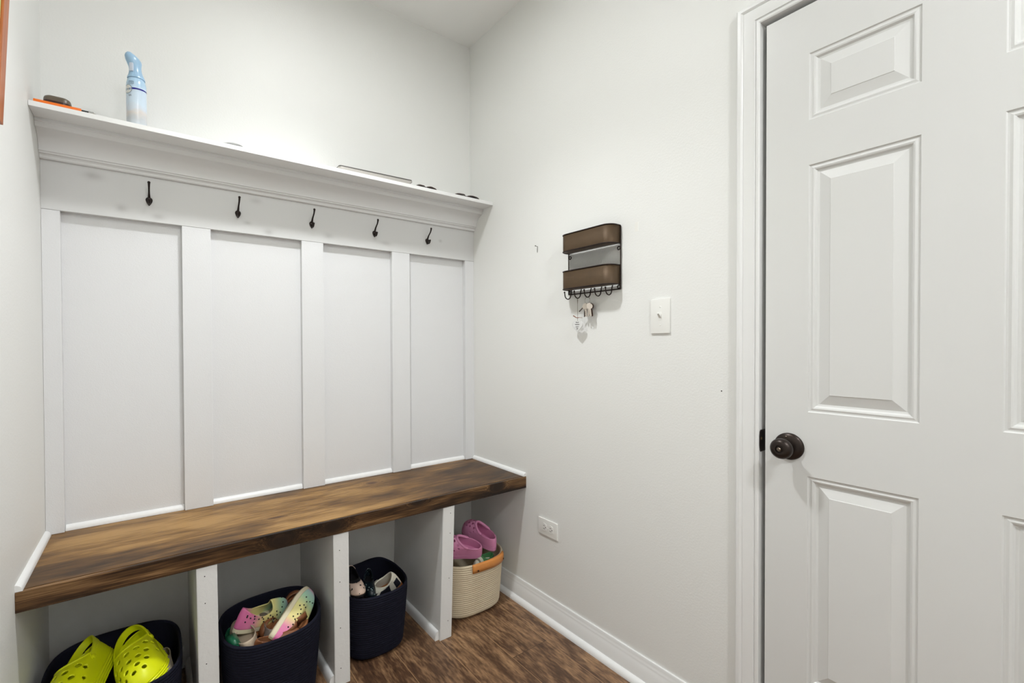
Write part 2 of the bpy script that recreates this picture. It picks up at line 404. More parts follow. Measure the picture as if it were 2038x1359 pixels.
# strike plate on the jamb edge
b = BM(); prism(b, [(-0.004, 0.934), (-0.0005, 0.938), (0.030, 0.938), (0.030, 0.878), (-0.0005, 0.878), (-0.004, 0.882), (-0.0065, 0.895), (-0.0065, 0.921)], JY0-0.0016, JY0, 'y')
sp = obj('strike_plate', b, M_bronze); tag(sp, 'small dark bronze latch strike plate set in the white door jamb', 'strike plate')
b = BM(); lathe(b, [(0, -0.0012), (0.004, -0.0012), (0.004, 0), (0, 0)], 16, (0.0035, JY0-0.0016, 0.914), 'y'); obj('screw', b, mat('brass_screw', srgb(150, 130, 96), rough=0.35, metal=0.9), sp)

# ------------------------------------------------------------------ bench with dividers
bench = thing('storage_bench', 'built-in bench with dark-stained wooden seat over four open shoe cubbies', 'bench', (-L/2, -BD/2, 0))
def ch(o, par):
    """parent while keeping world position"""
    o.parent = par; o.matrix_parent_inverse = Matrix.Translation(par.location).inverted(); return o
b = BM(); box(b, -L, 0, -BD+0.0135, -0.0, BZ-0.045, BZ, 0.0012); ch(obj('seat_board', b, M_seat, label='worn brown stained seat board'), bench)
b = BM(); box(b, -L, 0, -BD, -BD+0.0130, BZ-BT, BZ-0.0008, 0.0022); ch(obj('front_board', b, M_front, label='darker knotty front edge board'), bench)
DD = 0.4400
def leaning(bm, xt0, xt1, xb0, xb1, y0, y1, zt):
    v = [bm.verts.new(p) for p in ((xb0, y0, 0), (xb1, y0, 0), (xb1, y1, 0), (xb0, y1, 0), (xt0, y0, zt), (xt1, y0, zt), (xt1, y1, zt), (xt0, y1, zt))]
    for f in ((0, 3, 2, 1), (4, 5, 6, 7), (0, 1, 5, 4), (1, 2, 6, 5), (2, 3, 7, 6), (3, 0, 4, 7)): bm.faces.new([v[i] for i in f])
    bmesh.ops.bevel(bm, geom=bm.edges[:], offset=0.0015, segments=2, affect='EDGES')
dv = [(-1.2665, -1.2135, -1.2615, -1.2095), (-0.8690, -0.8155, -0.8665, -0.8135), (-0.4330, -0.3800, -0.4510, -0.3980)]
zt = BZ-BT
for i, (a0, a1, c0, c1) in enumerate(dv):
    b = BM(); leaning(b, a0, a1, c0, c1, -DD, -0.0, zt-0.0005)
    d = ch(obj('divider', b, M_bench_side), bench)
    for zz in (0.07, 0.24, 0.42, 0.50) if i != 1 else (0.06, 0.20, 0.36, 0.47):
        b = BM()
        f = 1-zz/zt; xm = (a0+a1)/2*(1-f)+(c0+c1)/2*f + (0.008 if i == 2 else -0.006)
        lathe(b, [(0, -0.0003), (0.0016, -0.0003), (0.0016, 0.0004), (0, 0.0004)], 10, (xm, -DD-0.0002, zz), 'y')
        obj('nail_hole', b, M_black, d)
    # small base moulding on the left face of the divider
    b = BM(); xb = c0
    prism(b, [(xb+0.0005, 0)] + [(xb-0.016*math.cos(math.radians(a))**0.8, 0.036*math.sin(math.radians(a))**0.9) for a in range(0, 91, 10)], -DD+0.012, -0.016, 'y')
    obj('base_molding', b, M_trim, d, smooth=40)
# back and side cubby mouldings
cells = [(-L, -1.2615-0.016), (-1.2095, -0.8665-0.016), (-0.8135, -0.4510-0.016), (-0.3980, -0.032)]
for x0, x1 in cells:
    b = BM(); prism(b, [(0, 0), (-0.012, 0), (-0.012, 0.06), (-0.006, 0.072), (0, 0.075)], x0+0.0005, x1-0.0005, 'x'); ch(obj('back_molding', b, M_trim), bench)
# quarter-round where the seat meets the side walls
def qround(bm, axis, a0, a1, wx, z, r, sgn):
    pts = [(wx, z)] + [(wx+sgn*r*math.cos(math.radians(a)), z+r*1.15*math.sin(math.radians(a))) for a in range(0, 91, 10)]
    prism(bm, pts, a0, a1, axis)
b = BM(); qround(b, 'y', -BD+0.001, -P1-0.002, -L, BZ, 0.014, 1); q1 = ch(obj('edge_molding', b, M_trim, smooth=40), bench)
b = BM(); qround(b, 'y', -BD+0.001, -P1-0.0005, 0, BZ, 0.014, -1); q2 = ch(obj('edge_molding', b, M_trim, smooth=40), bench)

bench.location.y -= 0.001
# ------------------------------------------------------------------ board and batten panelling
pn = thing('wall_panelling', 'white board-and-batten panelling above the wooden bench', 'wall panelling', (-L/2, 0, BZ))
b = BM(); box(b, -L, 0, -P0, 0, BZ, C0+0.02); ch(obj('backing_panel', b, M_panel), pn)
bats = [(-L, -1.5952), (-1.2723, -1.1823), (-0.8603, -0.7715), (-0.4594, -0.3686), (-0.0542, 0)]
for x0, x1 in bats:
    b = BM(); box(b, x0+0.0004, x1-0.0004, -P1, -P0, BZ+0.0008, TB-0.0006, 0.0010); ch(obj('batten', b, M_panel), pn)
b = BM(); box(b, -L, 0, -P1-0.0006, -P0, TB, C0+0.02, 0.0015); ch(obj('hook_rail', b, M_rail, label='knotty white painted hook board'), pn)
for (a, c) in zip(bats, bats[1:]):
    b = BM(); pts = [(-P0, BZ+0.0005)] + [(-P0-0.014*math.cos(math.radians(q)), BZ+0.0005+0.0175*math.sin(math.radians(q))) for q in range(0, 91, 10)]
    prism(b, pts, a[1]+0.0006, c[0]-0.0006, 'x'); ch(obj('base_molding', b, M_trim, smooth=40), pn)

# ------------------------------------------------------------------ shelf on crown moulding
sh = thing('wall_shelf', 'long white shelf on crown molding above the coat hooks', 'shelf', (-L/2, -SD/2, C0))
b = BM(); box(b, -L+0.0005, -0.0005, -SD, -0.0, SZ-ST, SZ, 0.0012); ch(obj('shelf_board', b, mat('shelf_paint', (0.83, 0.83, 0.82, 1), rough=0.3)), sh)
y0 = -P1
zc = SZ-ST
cr = [(y0, C0), (y0-0.010, C0), (y0-0.0125, C0+0.003), (y0-0.013, C0+0.009), (y0-0.016, C0+0.0125), (y0-0.0215, C0+0.0145), (y0-0.0225, C0+0.0185), (y0-0.0265, C0+0.0205)]
for i in range(1, 11):                                   # the hollow of the crown
    t = i/10; a = math.radians(-4+72*t)
    cr.append((y0-0.0265-0.052*(1-math.cos(a))/(1-math.cos(math.radians(68)))*1.0, C0+0.0205+0.053*math.sin(a)/math.sin(math.radians(68))))
cr += [(y0-0.0825, zc-0.0175), (y0-0.0835, zc-0.011), (y0-0.0895, zc-0.008), (y0-0.0895, zc), (y0, zc)]
b = BM(); prism(b, cr, -L+0.0005, -0.0005, 'x'); ch(obj('crown_molding', b, mat('crown_paint', (0.74, 0.74, 0.735, 1), rough=0.35), smooth=28), sh)

# ------------------------------------------------------------------ coat hooks
def make_hook(loc, label):
    t = thing('coat_hook', label, 'coat hook', loc, 'coat hooks on the white rail')
    b = BM()                                             # leaf shaped plate, point down
    n = 28; out = []
    for i in range(n):
        a = 2*PI*i/n
        x = 0.0100*math.sin(a); z = 0.0125*math.cos(a)
        if z > 0: z *= 0.85
        else: x *= (1 - 0.50*(-z/0.0125)**1.4); z *= 1.5
        out.append((x, z))
    f0 = [b.verts.new((x, 0, z)) for x, z in out]; f1 = [b.verts.new((x, -0.0022, z)) for x, z in out]; f2 = [b.verts.new((x*0.72, -0.0050, z*0.74)) for x, z in out]
    for A, B in ((f0, f1), (f1, f2)):
        for i in range(n): b.faces.new((A[i], A[(i+1) % n], B[(i+1) % n], B[i]))
    b.faces.new(f0[::-1]); b.faces.new(f2)
    obj('plate', b, M_hook, t, smooth=50)
    b = BM()
    pts = [(0, -0.004, 0.006), (0, -0.009, 0.014), (0, -0.016, 0.022), (0, -0.026, 0.029), (0, -0.034, 0.036), (0, -0.039, 0.044), (0, -0.0405, 0.050)]
    tube(b, pts, [0.0042, 0.0036, 0.0030, 0.0028, 0.0029, 0.0034, 0.0038], 12); sphere(b, (0, -0.0405, 0.0505), 0.0046)
    obj('upper_prong', b, M_hook, t, smooth=True)
    b = BM()
    pts = [(0, -0.0035, -0.004), (0, -0.008, -0.012), (0, -0.015, -0.0160), (0, -0.022, -0.0150), (0, -0.0265, -0.0105), (0, -0.0280, -0.004)]
    tube(b, pts, [0.0040, 0.0034, 0.0030, 0.0030, 0.0034, 0.0038], 12); sphere(b, (0, -0.0282, -0.0035), 0.0046)
    obj('lower_prong', b, M_hook, t, smooth=True)
    return t
for x, lab in ((-1.3660, 'dark bronze double coat hook nearest the left wall'), (-1.0922, 'dark bronze double coat hook second from the left wall'), (-0.8190, 'dark bronze double coat hook in the middle of the row of five'),
               (-0.5440, 'dark bronze double coat hook second from the right wall'), (-0.2745, 'dark bronze double coat hook nearest the right wall')):
    make_hook((x, -P1-0.0006, 1.6815), lab)

# ------------------------------------------------------------------ outlet, switch, wall marks
ol = thing('wall_outlet', 'white duplex power outlet mounted sideways low on the right wall', 'outlet', (0, -0.5870, 0.3904))
b = BM(); box(b, -0.0055, 0, -0.0571, 0.0571, -0.035, 0.035, 0.0022); obj('cover_plate', b, M_plate, ol, smooth=50)
for yy in (0.0195, -0.0195):
    b = BM(); n = 28; pts = []
    for i in range(n):
        a = 2*PI*i/n; yv = 0.0172*math.cos(a); zv = 0.0172*math.sin(a); yv = max(-0.0140, min(0.0140, yv)); pts.append((yy+yv, zv))
    prism(b, pts, -0.0070, -0.003, 'x'); s = obj('socket', b, M_plate, ol, smooth=30)
    b = BM(); d = 0.0070
    box(b, -d-0.0003, -d+0.001, yy-0.0035, yy+0.0045, 0.0055, 0.0073); box(b, -d-0.0003, -d+0.001, yy-0.0045, yy+0.0055, -0.0073, -0.0055)
    lathe(b, [(0, -0.0003), (0.0024, -0.0003), (0.0024, 0.001), (0, 0.001)], 14, (-d, yy-0.0088, 0), 'x'); obj('slots', b, M_black, s)
b = BM(); lathe(b, [(0, -0.0068), (0.0022, -0.0066), (0.0030, -0.0055), (0, -0.0050)], 14, (0, 0, 0), 'x'); obj('screw', b, M_plate, ol)
sw = thing('light_switch', 'white toggle light switch beside the door casing', 'light switch', (0, -1.1241, 1.2694))
b = BM(); box(b, -0.0055, 0, -0.035, 0.035, -0.0571, 0.0571, 0.0022); obj('cover_plate', b, M_plate, sw, smooth=50)
b = BM(); box(b, -0.0060, -0.003, -0.0055, 0.0055, -0.0125, 0.0125, 0.0006); tg = obj('toggle_frame', b, M_plate, sw)
b = BM(); v = [b.verts.new(p) for p in ((-0.004, -0.0042, -0.008), (-0.004, 0.0042, -0.008), (-0.004, 0.0042, 0.004), (-0.004, -0.0042, 0.004), (-0.0175, -0.0035, 0.0075), (-0.0175, 0.0035, 0.0075), (-0.0165, 0.0035, 0.0115), (-0.0165, -0.0035, 0.0115))]
for f in ((0, 3, 2, 1), (4, 5, 6, 7), (0, 1, 5, 4), (1, 2, 6, 5), (2, 3, 7, 6), (3, 0, 4, 7)): b.faces.new([v[i] for i in f])
obj('toggle', b, M_plate, sw)
for zz in (0.0302, -0.0302):
    b = BM(); lathe(b, [(0, -0.0066), (0.0024, -0.0064), (0.0032, -0.0054), (0, -0.0050)], 14, (0, 0, zz), 'x'); box(b, -0.0068, -0.0064, -0.0022, 0.0022, zz-0.0004, zz+0.0004)
    obj('screw', b, M_plate, sw)
b = BM(); tube(b, [(0.004, 0, 0), (-0.013, 0.0, 0.003)], 0.0011, 8); lathe(b, [(0, -0.0008), (0.0026, -0.0008), (0.0026, 0), (0, 0)], 12, (-0.013, 0, 0.003), 'x')
tube(b, [(-0.001, -0.001, 0.0), (-0.003, -0.002, -0.010), (-0.001, 0.001, -0.024)], 0.0009, 6)
nl = obj('wall_nail', b, mat('nail_steel', srgb(70, 66, 62), rough=0.4, metal=0.8)); nl.location = (0, -0.5233, 1.6005)
tag(nl, 'bent dark nail sticking out of the right wall left of the key rack', 'nail')
b = BM(); box(b, -0.0006, 0, -0.0070, 0.0070, -0.0155, 0.0155, 0.0002); pt = obj('wall_patch', b, mat('patch_white', (0.84, 0.83, 0.79, 1), rough=0.35)); pt.location = (0, -1.0290, 1.5838)
tag(pt, 'small white rectangular patch on the wall right of the key rack', 'wall patch')
for (yy, zz, mm, lab) in ((-0.2241, 1.7184, M_plate, 'tiny white filled nail hole near the shelf end'), (-1.325, 1.0374, M_black, 'tiny dark nail hole left of the door casing')):
    b = BM(); lathe(b, [(0, -0.0008), (0.0017, -0.0004), (0.002, 0.0), (0, 0.0002)], 12, (0, yy, zz), 'x'); tag(obj('nail_hole', b, mm), lab, 'nail hole')

# ------------------------------------------------------------------ key rack
ry0, ry1 = -0.712, -0.966        # left and right back wires
rk = thing('key_rack', 'brown metal two-tier wall organizer with a row of five key hooks', 'key rack', (0, (ry0+ry1)/2, 1.40))
def rparts(name, bm, m, smooth=False): return ch(obj(name, bm, m, smooth=smooth), rk)
DEP = 0.060
def tray_outline(d, inset=0.0):
    a, c = ry0-0.003-inset, ry1+0.003+inset; r = 0.034
    pts = [(-0.004, a)]
    pts += [(-(d-inset)+r-r*math.sin(math.radians(q)), a-r+r*math.cos(math.radians(q))) for q in range(0, 91, 10)]
    pts += [(-(d-inset)+r-r*math.cos(math.radians(q)), c+r-r*math.sin(math.radians(q))) for q in range(0, 91, 10)]
    pts += [(-0.004, c)]
    return pts
def tray(z0, z1):
    b = BM(); o = tray_outline(DEP); n = len(o)
    A = [b.verts.new((x, y, z0)) for x, y in o]; B = [b.verts.new((x, y, z1)) for x, y in o]
    for i in range(n-1): b.faces.new((A[i], A[i+1], B[i+1], B[i]))
    b.faces.new(A)                                      # bottom
    t = rparts('tray', b, M_rack, 35); solidify(t, 0.0012, -1)
    b = BM()
    for z in (z0, z1): tube(b, [(x, y, z) for x, y in o], 0.0022, 8)
    rim = obj('rim_wire', b, M_rackdark, t, smooth=True)
    return t
t1_ = tray(1.538, 1.603); t2_ = tray(1.392, 1.4605)
b = BM()
for y in (ry0, ry1): tube(b, [(-0.0045, y, 1.375), (-0.0045, y, 1.600)], 0.0022, 8)
tube(b, [(-0.0045, ry0, 1.600), (-0.0045, ry1, 1.600)], 0.0022, 8); tube(b, [(-0.0045, ry0, 1.375), (-0.0045, ry1, 1.375)], 0.0022, 8)
rparts('frame_wire', b, M_rackdark, True)
for y in (ry0-0.008, ry1+0.008):                        # mounting eyes
    for z in (1.522, 1.383):
        b = BM(); tube(b, [(-0.005, y+0.006*math.cos(2*PI*k/14), z+0.006*math.sin(2*PI*k/14)) for k in range(14)], 0.0020, 8, closed=True)
        rparts('mounting_eye', b, M_rackdark, True)
# mesh back between the wires: real crossed wires
b = BM(); W_ = abs(ry1-ry0); z0, z1 = 1.470, 1.535
k = 0; step = 0.0055
for sgn in (1, -1):
    y = -(z1-z0)
    while y < W_:
        p0 = [y, 0.0]; p1 = [y+(z1-z0), z1-z0]
        if p0[0] < 0: p0 = [0, -y]
        if p1[0] > W_: p1 = [W_, W_-y]
        if p1[0] > p0[0]:
            f = (lambda q: (-0.0042-0.0006*sgn, (ry0-q[0]) if sgn > 0 else (ry1+q[0]), z0+q[1]))
            tube(b, [f(p0), f(p1)], 0.00055, 4, caps=False)
        y += step
rparts('mesh_back', b, mat('mesh_white', (0.8, 0.79, 0.77, 1), rough=0.4, metal=0.2))
hk = [-0.728, -0.7795, -0.8295, -0.8800, -0.9300]
for y in hk:
    b = BM(); c = Vector((-0.026, y, 1.3720)); pts = [(-0.0045, y, 1.391), (-0.008, y, 1.384)]
    for q in range(0, 181, 18):
        a = math.radians(q); pts.append((-0.0265+0.0165*math.cos(a), y, 1.3705-0.0165*math.sin(a)*1.05+0.002))
    pts += [(-0.0445, y, 1.380)]
    tube(b, pts, 0.0021, 8); sphere(b, (-0.0447, y, 1.3810), 0.0034, 10, 6)
    rparts('key_hook', b, M_rackdark, True)
# keys on the third hook
kr = thing('key_ring', 'bunch of silver keys on a split ring hanging from the middle hook', 'keys', (-0.0265, hk[2], 1.352))
b = BM(); R_ = 0.0125
tube(b, [(0.0, R_*math.sin(2*PI*k/24), -0.0085+R_*math.cos(2*PI*k/24)) for k in range(24)], 0.0010, 6, closed=True)
obj('split_ring', b, mat('steel', srgb(170, 165, 158), rough=0.25, metal=0.95), kr, smooth=True)
M_key = mat('key_nickel', srgb(196, 186, 176), rough=0.28, metal=0.9); M_keyd = mat('key_dark', srgb(60, 42, 34), rough=0.4, metal=0.5)
def key(parent, ang, yaw, m, dy=0, dx=0, s=1.0):
    b = BM(); n = 18
    out = [(0.0115*math.sin(2*PI*k/n), 0.0125*math.cos(2*PI*k/n)-0.010) for k in range(n)]
    out = [p for p in out if not (p[1] < -0.019 and abs(p[0]) < 0.0045)]
    prism(b, [(x*s, z*s) for x, z in out], -0.0010, 0.0010, 'y')
    bl = [(-0.0042, -0.020), (-0.0042, -0.046), (-0.001, -0.050), (0.0022, -0.047), (0.0014, -0.043), (0.0034, -0.040), (0.0018, -0.036), (0.0034, -0.032), (0.002, -0.029), (0.0042, -0.025), (0.0042, -0.020)]
    prism(b, [(x*s, z*s) for x, z in bl], -0.0009, 0.0009, 'y')
    o = obj('key', b, m, parent); o.rotation_euler = (0, ang, yaw); o.location = (dx, dy, -0.022)
    return o
for a_, y_, m_, dy, dx in ((0.06, PI/2+0.45, M_key, 0.008, -0.003), (-0.05, PI/2+0.3, M_key, -0.009, -0.002), (0.02, PI/2+0.6, M_keyd, 0.0, 0.004), (0.14, PI/2+0.2, M_keyd, -0.013, 0.003), (-0.13, PI/2-0.2, M_keyd, 0.013, 0.003), (0.1, PI/2+0.9, M_key, -0.014, -0.006)):
    key(kr, a_, y_, m_, dy, dx)
b = BM(); tube(b, [(0.0, 0.004, -0.020), (-0.004, 0.018, -0.035), (-0.008, 0.034, -0.050)], 0.0024, 8)
tube(b, [(0, -0.004, -0.020), (-0.002, -0.016, -0.020), (-0.003, -0.026, -0.023)], 0.0016, 8); obj('key_fob', b, mat('fob_grey', srgb(92, 84, 76), rough=0.5), kr, smooth=True)
# heart tag on the second hook
ht = thing('heart_tag', 'clear heart-shaped tag with tiny writing hanging on a thin cord', 'tag', (-0.0265, hk[1], 1.352))
b = BM(); tube(b, [(0.0, 0.0015, 0.002), (0, 0.0002, -0.018), (0, 0, -0.085)], 0.0007, 6); tube(b, [(0.0, -0.0015, 0.002), (0, -0.0002, -0.018)], 0.0007, 6); obj('cord', b, mat('cord', srgb(120, 108, 92), rough=0.8), ht)
b = BM(); tube(b, [(-0.002, 0.020, -0.064), (-0.003, 0.004, -0.072), (0, 0, -0.073), (-0.003, -0.012, -0.072), (-0.002, -0.026, -0.074)], [0.0022, 0.0014, 0.0018, 0.0010, 0.0008], 6); obj('bow', b, mat('twine_bow', srgb(132, 84, 66), rough=0.8), ht)
b = BM(); out = []
for i in range(40):
    a = 2*PI*i/40; x = 16*math.sin(a)**3; z = 13*math.cos(a)-5*math.cos(2*a)-2*math.cos(3*a)-math.cos(4*a); out.append((x*0.00165, z*0.0016-0.104))
prism(b, out, -0.0016, 0.0016, 'x')
M_acr = mat('clear_acrylic', (0.9, 0.9, 0.885, 1), rough=0.12, trans=0.25)
hh = obj('heart', b, M_acr, ht)
b = BM()
def squig(z, w, amp, n, ph=0):
    pts = [(-0.0022, w/2-w*k/n, z+amp*math.sin(k*2.1+ph)) for k in range(n+1)]; tube(b, pts, 0.00065, 5)
squig(-0.0905, 0.016, 0.0014, 9); squig(-0.0985, 0.022, 0.0011, 14, 1); squig(-0.1075, 0.014, 0.0009, 9, 2)
tube(b, [(-0.0022, 0.001, -0.118), (-0.0022, 0.0035, -0.1145), (-0.0022, 0.0015, -0.112), (-0.0022, 0, -0.1135), (-0.0022, -0.0015, -0.112), (-0.0022, -0.0035, -0.1145)], 0.0005, 5, closed=True)
obj('writing', b, M_black, hh)

# ------------------------------------------------------------------ picture frame on the left wall
fr = thing('picture_frame', 'orange-brown wooden picture frame hung on the left wall', 'picture frame', (-L, -0.56, 1.668))
M_fw = wood_mat('frame_wood', [srgb(120, 54, 16), srgb(166, 86, 30), srgb(196, 112, 48)], [0.3, 0.5, 0.75], axis=2, stretch=6, scale=18, rough=0.3)
fy0, fy1, fh, ft, fwid = 0.0, -0.56, 0.78, 0.0125, 0.045
b = BM()
for (ya, yb, za, zb) in ((fy0, fy0-fwid, 0, fh), (fy1+fwid, fy1, 0, fh), (fy0-fwid, fy1+fwid, 0, fwid), (fy0-fwid, fy1+fwid, fh-fwid, fh)):
    box(b, 0.002, 0.002+ft, min(ya, yb), max(ya, yb), za, zb, 0.003)
f1 = obj('frame', b, M_fw, fr)
b = BM(); box(b, 0.003, 0.010, fy1+fwid, fy0-fwid, fwid, fh-fwid); obj('picture', b, mat('picture_print', srgb(176, 196, 130), rough=0.3, var=0.3, vscale=6), fr)
fr.rotation_euler = (0, math.radians(2.7), 0)

# ------------------------------------------------------------------ things on the shelf
# utility knife
kn = thing('utility_knife', 'thin orange utility knife with black tip lying along the shelf edge', 'knife', (-1.560, -0.1905, SZ))
b = BM(); box(b, -0.070, 0.034, -0.0085, 0.0085, 0, 0.0085, 0.0025); obj('handle', b, mat('orange_plastic', srgb(240, 118, 26), rough=0.35), kn, smooth=50, label='orange handle')
b = BM(); box(b, 0.034, 0.062, -0.007, 0.007, 0, 0.006, 0.002); obj('tip_cover', b, mat('black_plastic', srgb(24, 24, 26), rough=0.4), kn, label='black tip'); 
b = BM(); prism(b, [(0.050, 0.0), (0.071, 0.0), (0.060, 0.0045), (0.050, 0.0045)], -0.0078, -0.0070, 'y'); obj('blade', b, mat('blade_steel', srgb(190, 190, 192), rough=0.2, metal=1), kn)
kn.rotation_euler = (0, 0, 0)
# small rounded case
cs = thing('small_case', 'small dark brown rounded case with dull tan top on the shelf', 'case', (-1.583, -0.148, SZ))
cs.scale = (1.0, 1.0, 1.18)
def rrect(w_, d_, r, n=6):
    pts = []
    for cx, cy, a0 in ((w_/2-r, d_/2-r, 0), (-w_/2+r, d_/2-r, 90), (-w_/2+r, -d_/2+r, 180), (w_/2-r, -d_/2+r, 270)):
        for i in range(n+1):
            a = math.radians(a0+90*i/n); pts.append((cx+r*math.cos(a), cy+r*math.sin(a)))
    return pts
def loft(bm, rings, cap0=True, cap1=True):
    R_ = [[bm.verts.new(p) for p in r] for r in rings]; n = len(R_[0])
    for A, B in zip(R_, R_[1:]):
        for i in range(n): bm.faces.new((A[i], A[(i+1) % n], B[(i+1) % n], B[i]))
    if cap0: bm.faces.new(R_[0][::-1])
    if cap1: bm.faces.new(R_[-1])
    return R_
base = rrect(0.062, 0.055, 0.018)
b = BM(); loft(b, [[(x*s, y*s, z) for x, y in base] for s, z in ((0.86, 0), (0.97, 0.004), (1.0, 0.012), (1.0, 0.0195))]); obj('case_body', b, mat('maroon_brown', srgb(48, 22, 18), rough=0.3), cs, smooth=40)
b = BM(); loft(b, [[(x*s, y*s, z) for x, y in base] for s, z in ((1.0, 0.0195), (0.985, 0.026), (0.93, 0.0305), (0.8, 0.033), (0.4, 0.034))]); obj('case_lid', b, mat('case_tan', srgb(96, 86, 72), rough=0.35), cs, smooth=40)
# air freshener spray can
can = thing('air_freshener_can', 'pale blue air freshener spray can standing on the shelf', 'spray can', (-1.3955, -0.158, SZ))
CR = 0.0265
def can_mat():
    m = bpy.data.materials.new('can_print'); m.use_nodes = True; nt = m.node_tree; b = nt.nodes['Principled BSDF']; b.inputs['Roughness'].default_value = 0.2
    tc = nt.nodes.new('ShaderNodeTexCoord'); sx = nt.nodes.new('ShaderNodeSeparateXYZ'); nt.links.new(tc.outputs['Object'], sx.inputs[0])
    n = nt.nodes.new('ShaderNodeTexNoise'); n.inputs['Scale'].default_value = 38; nt.links.new(tc.outputs['Object'], n.inputs['Vector'])
    a = nt.nodes.new('ShaderNodeMath'); a.operation = 'MULTIPLY_ADD'; a.inputs[1].default_value = 0.045; nt.links.new(n.outputs[0], a.inputs[0]); nt.links.new(sx.outputs[2], a.inputs[2])
    mr = nt.nodes.new('ShaderNodeMapRange'); mr.inputs[1].default_value = 0.02; mr.inputs[2].default_value = 0.20; nt.links.new(a.outputs[0], mr.inputs[0])
    rp = nt.nodes.new('ShaderNodeValToRGB'); e = rp.color_ramp.elements
    e[0].position = 0.0; e[0].color = srgb(206, 214, 222); e[1].position = 1.0; e[1].color = srgb(168, 200, 226)
    for p_, c_ in ((0.14, srgb(196, 200, 204)), (0.24, srgb(214, 208, 204)), (0.33, srgb(208, 216, 226)), (0.42, srgb(206, 222, 236)), (0.62, srgb(204, 220, 236)), (0.78, srgb(176, 206, 230))):
        q = e.new(p_); q.color = c_
    nt.links.new(mr.outputs[0], rp.inputs[0]); nt.links.new(rp.outputs[0], b.inputs['Base Color'])
    return m
b = BM(); lathe(b, [(0.022, 0.0), (CR-0.001, 0.002), (CR, 0.006), (CR, 0.130), (CR-0.0006, 0.138), (CR-0.003, 0.148), (CR-0.0065, 0.157), (0.0175, 0.161)], 40); body = obj('can_body', b, can_mat(), can, smooth=40)
M_capb = mat('cap_blue', srgb(158, 192, 220), rough=0.28)
b = BM(); seg = 40; rings = []
for z, rx, ry, ox in ((0.154, 0.0235, 0.0235, 0), (0.158, 0.0232, 0.0232, 0), (0.164, 0.0210, 0.0212, 0), (0.173, 0.0180, 0.0185, -0.001), (0.182, 0.0165, 0.0172, -0.002), (0.191, 0.0165, 0.0168, -0.003), (0.200, 0.0188, 0.0172, -0.0050), (0.208, 0.0215, 0.0178, -0.0065), (0.216, 0.0220, 0.0172, -0.0078), (0.222, 0.0195, 0.0150, -0.0085), (0.2265, 0.0150, 0.0115, -0.0090), (0.229, 0.0080, 0.0060, -0.0090)):
    sl = max(0, (z-0.19))*0.35
    rings.append([(ox+rx*math.cos(2*PI*k/seg), ry*math.sin(2*PI*k/seg), z-sl*math.cos(2*PI*k/seg)*0.5) for k in range(seg)])
loft(b, rings); cp = obj('spray_cap', b, M_capb, can, smooth=60)
cp.rotation_euler = (0, 0, math.radians(20))
def wrap(me_or_bm, ang0, zc, off=0.0004, parent=None, name='lettering', m=None):
    """wrap a flat mesh (x right, y up) round the can"""
    for v in me_or_bm.vertices:
        a = ang0 + v.co.x/CR; r = CR+off+v.co.z*0
        v.co = Vector((r*math.cos(a), r*math.sin(a), zc+v.co.y))
    o = bpy.data.objects.new(name, me_or_bm); COL.objects.link(o); me_or_bm.materials.clear(); me_or_bm.materials.append(m); o.parent = parent
    return o
def flat(bm, name='print'):
    me = bpy.data.meshes.new(name); bm.to_mesh(me); bm.free(); return me
A0 = math.radians(-143)      # centre of the printed front, turned away to the left
b = BM()
for k in range(36):            # navy band running round from the badge
    x0, x1 = 0.0105+k*0.0019, 0.0105+(k+1)*0.0019
    t0, t1 = k/36, (k+1)/36
    hgt = lambda t: 0.0055*(1-0.45*t)
    zz = lambda t: 0.004*math.sin(t*PI*0.5)
    b.faces.new([b.verts.new(p) for p in ((x0, zz(t0)-hgt(t0)/2, 0), (x1, zz(t1)-hgt(t1)/2, 0), (x1, zz(t1)+hgt(t1)/2, 0), (x0, zz(t0)+hgt(t0)/2, 0))])
for v in list(b.verts): pass
for k in range(36):
    x0, x1 = -0.0105-k*0.0019, -0.0105-(k+1)*0.0019
    b.faces.new([b.verts.new(p) for p in ((x0, -0.002, 0), (x1, -0.002, 0), (x1, 0.002, 0), (x0, 0.002, 0))])
wrap(flat(b), A0, 0.1145, 0.0003, body, 'navy_band', mat('navy_print', srgb(34, 30, 128), rough=0.25))
def disc(r0, r1, n=36):
    b = BM()
    for i in range(n):
        a, c = 2*PI*i/n, 2*PI*(i+1)/n
        P = [(r1*math.cos(a), r1*math.sin(a), 0), (r1*math.cos(c), r1*math.sin(c), 0)]
        if r0 > 0: P += [(r0*math.cos(c), r0*math.sin(c), 0), (r0*math.cos(a), r0*math.sin(a), 0)]
        else: P += [(0, 0, 0)]
        b.faces.new([b.verts.new(p) for p in P])
    return b
wrap(flat(disc(0, 0.0130)), A0, 0.1130, 0.0005, body, 'badge', mat('badge_white', srgb(224, 224, 220), rough=0.3))
wrap(flat(disc(0.0128, 0.0140)), A0, 0.1130, 0.0006, body, 'badge_ring', mat('badge_teal', srgb(60, 100, 112), rough=0.3))
M_ink = mat('dark_ink', srgb(58, 62, 70), rough=0.4)
wrap(text_mesh('AIR', 0.0085), A0+0.12, 0.1120, 0.0008, body, 'lettering', M_ink)
wrap(text_mesh('IIA', 0.0078), A0+0.30, 0.0925, 0.0008, body, 'lettering', M_ink)
wrap(text_mesh('TO', 0.0060), A0+0.42, 0.1330, 0.0008, body, 'lettering', M_ink)
b = BM()
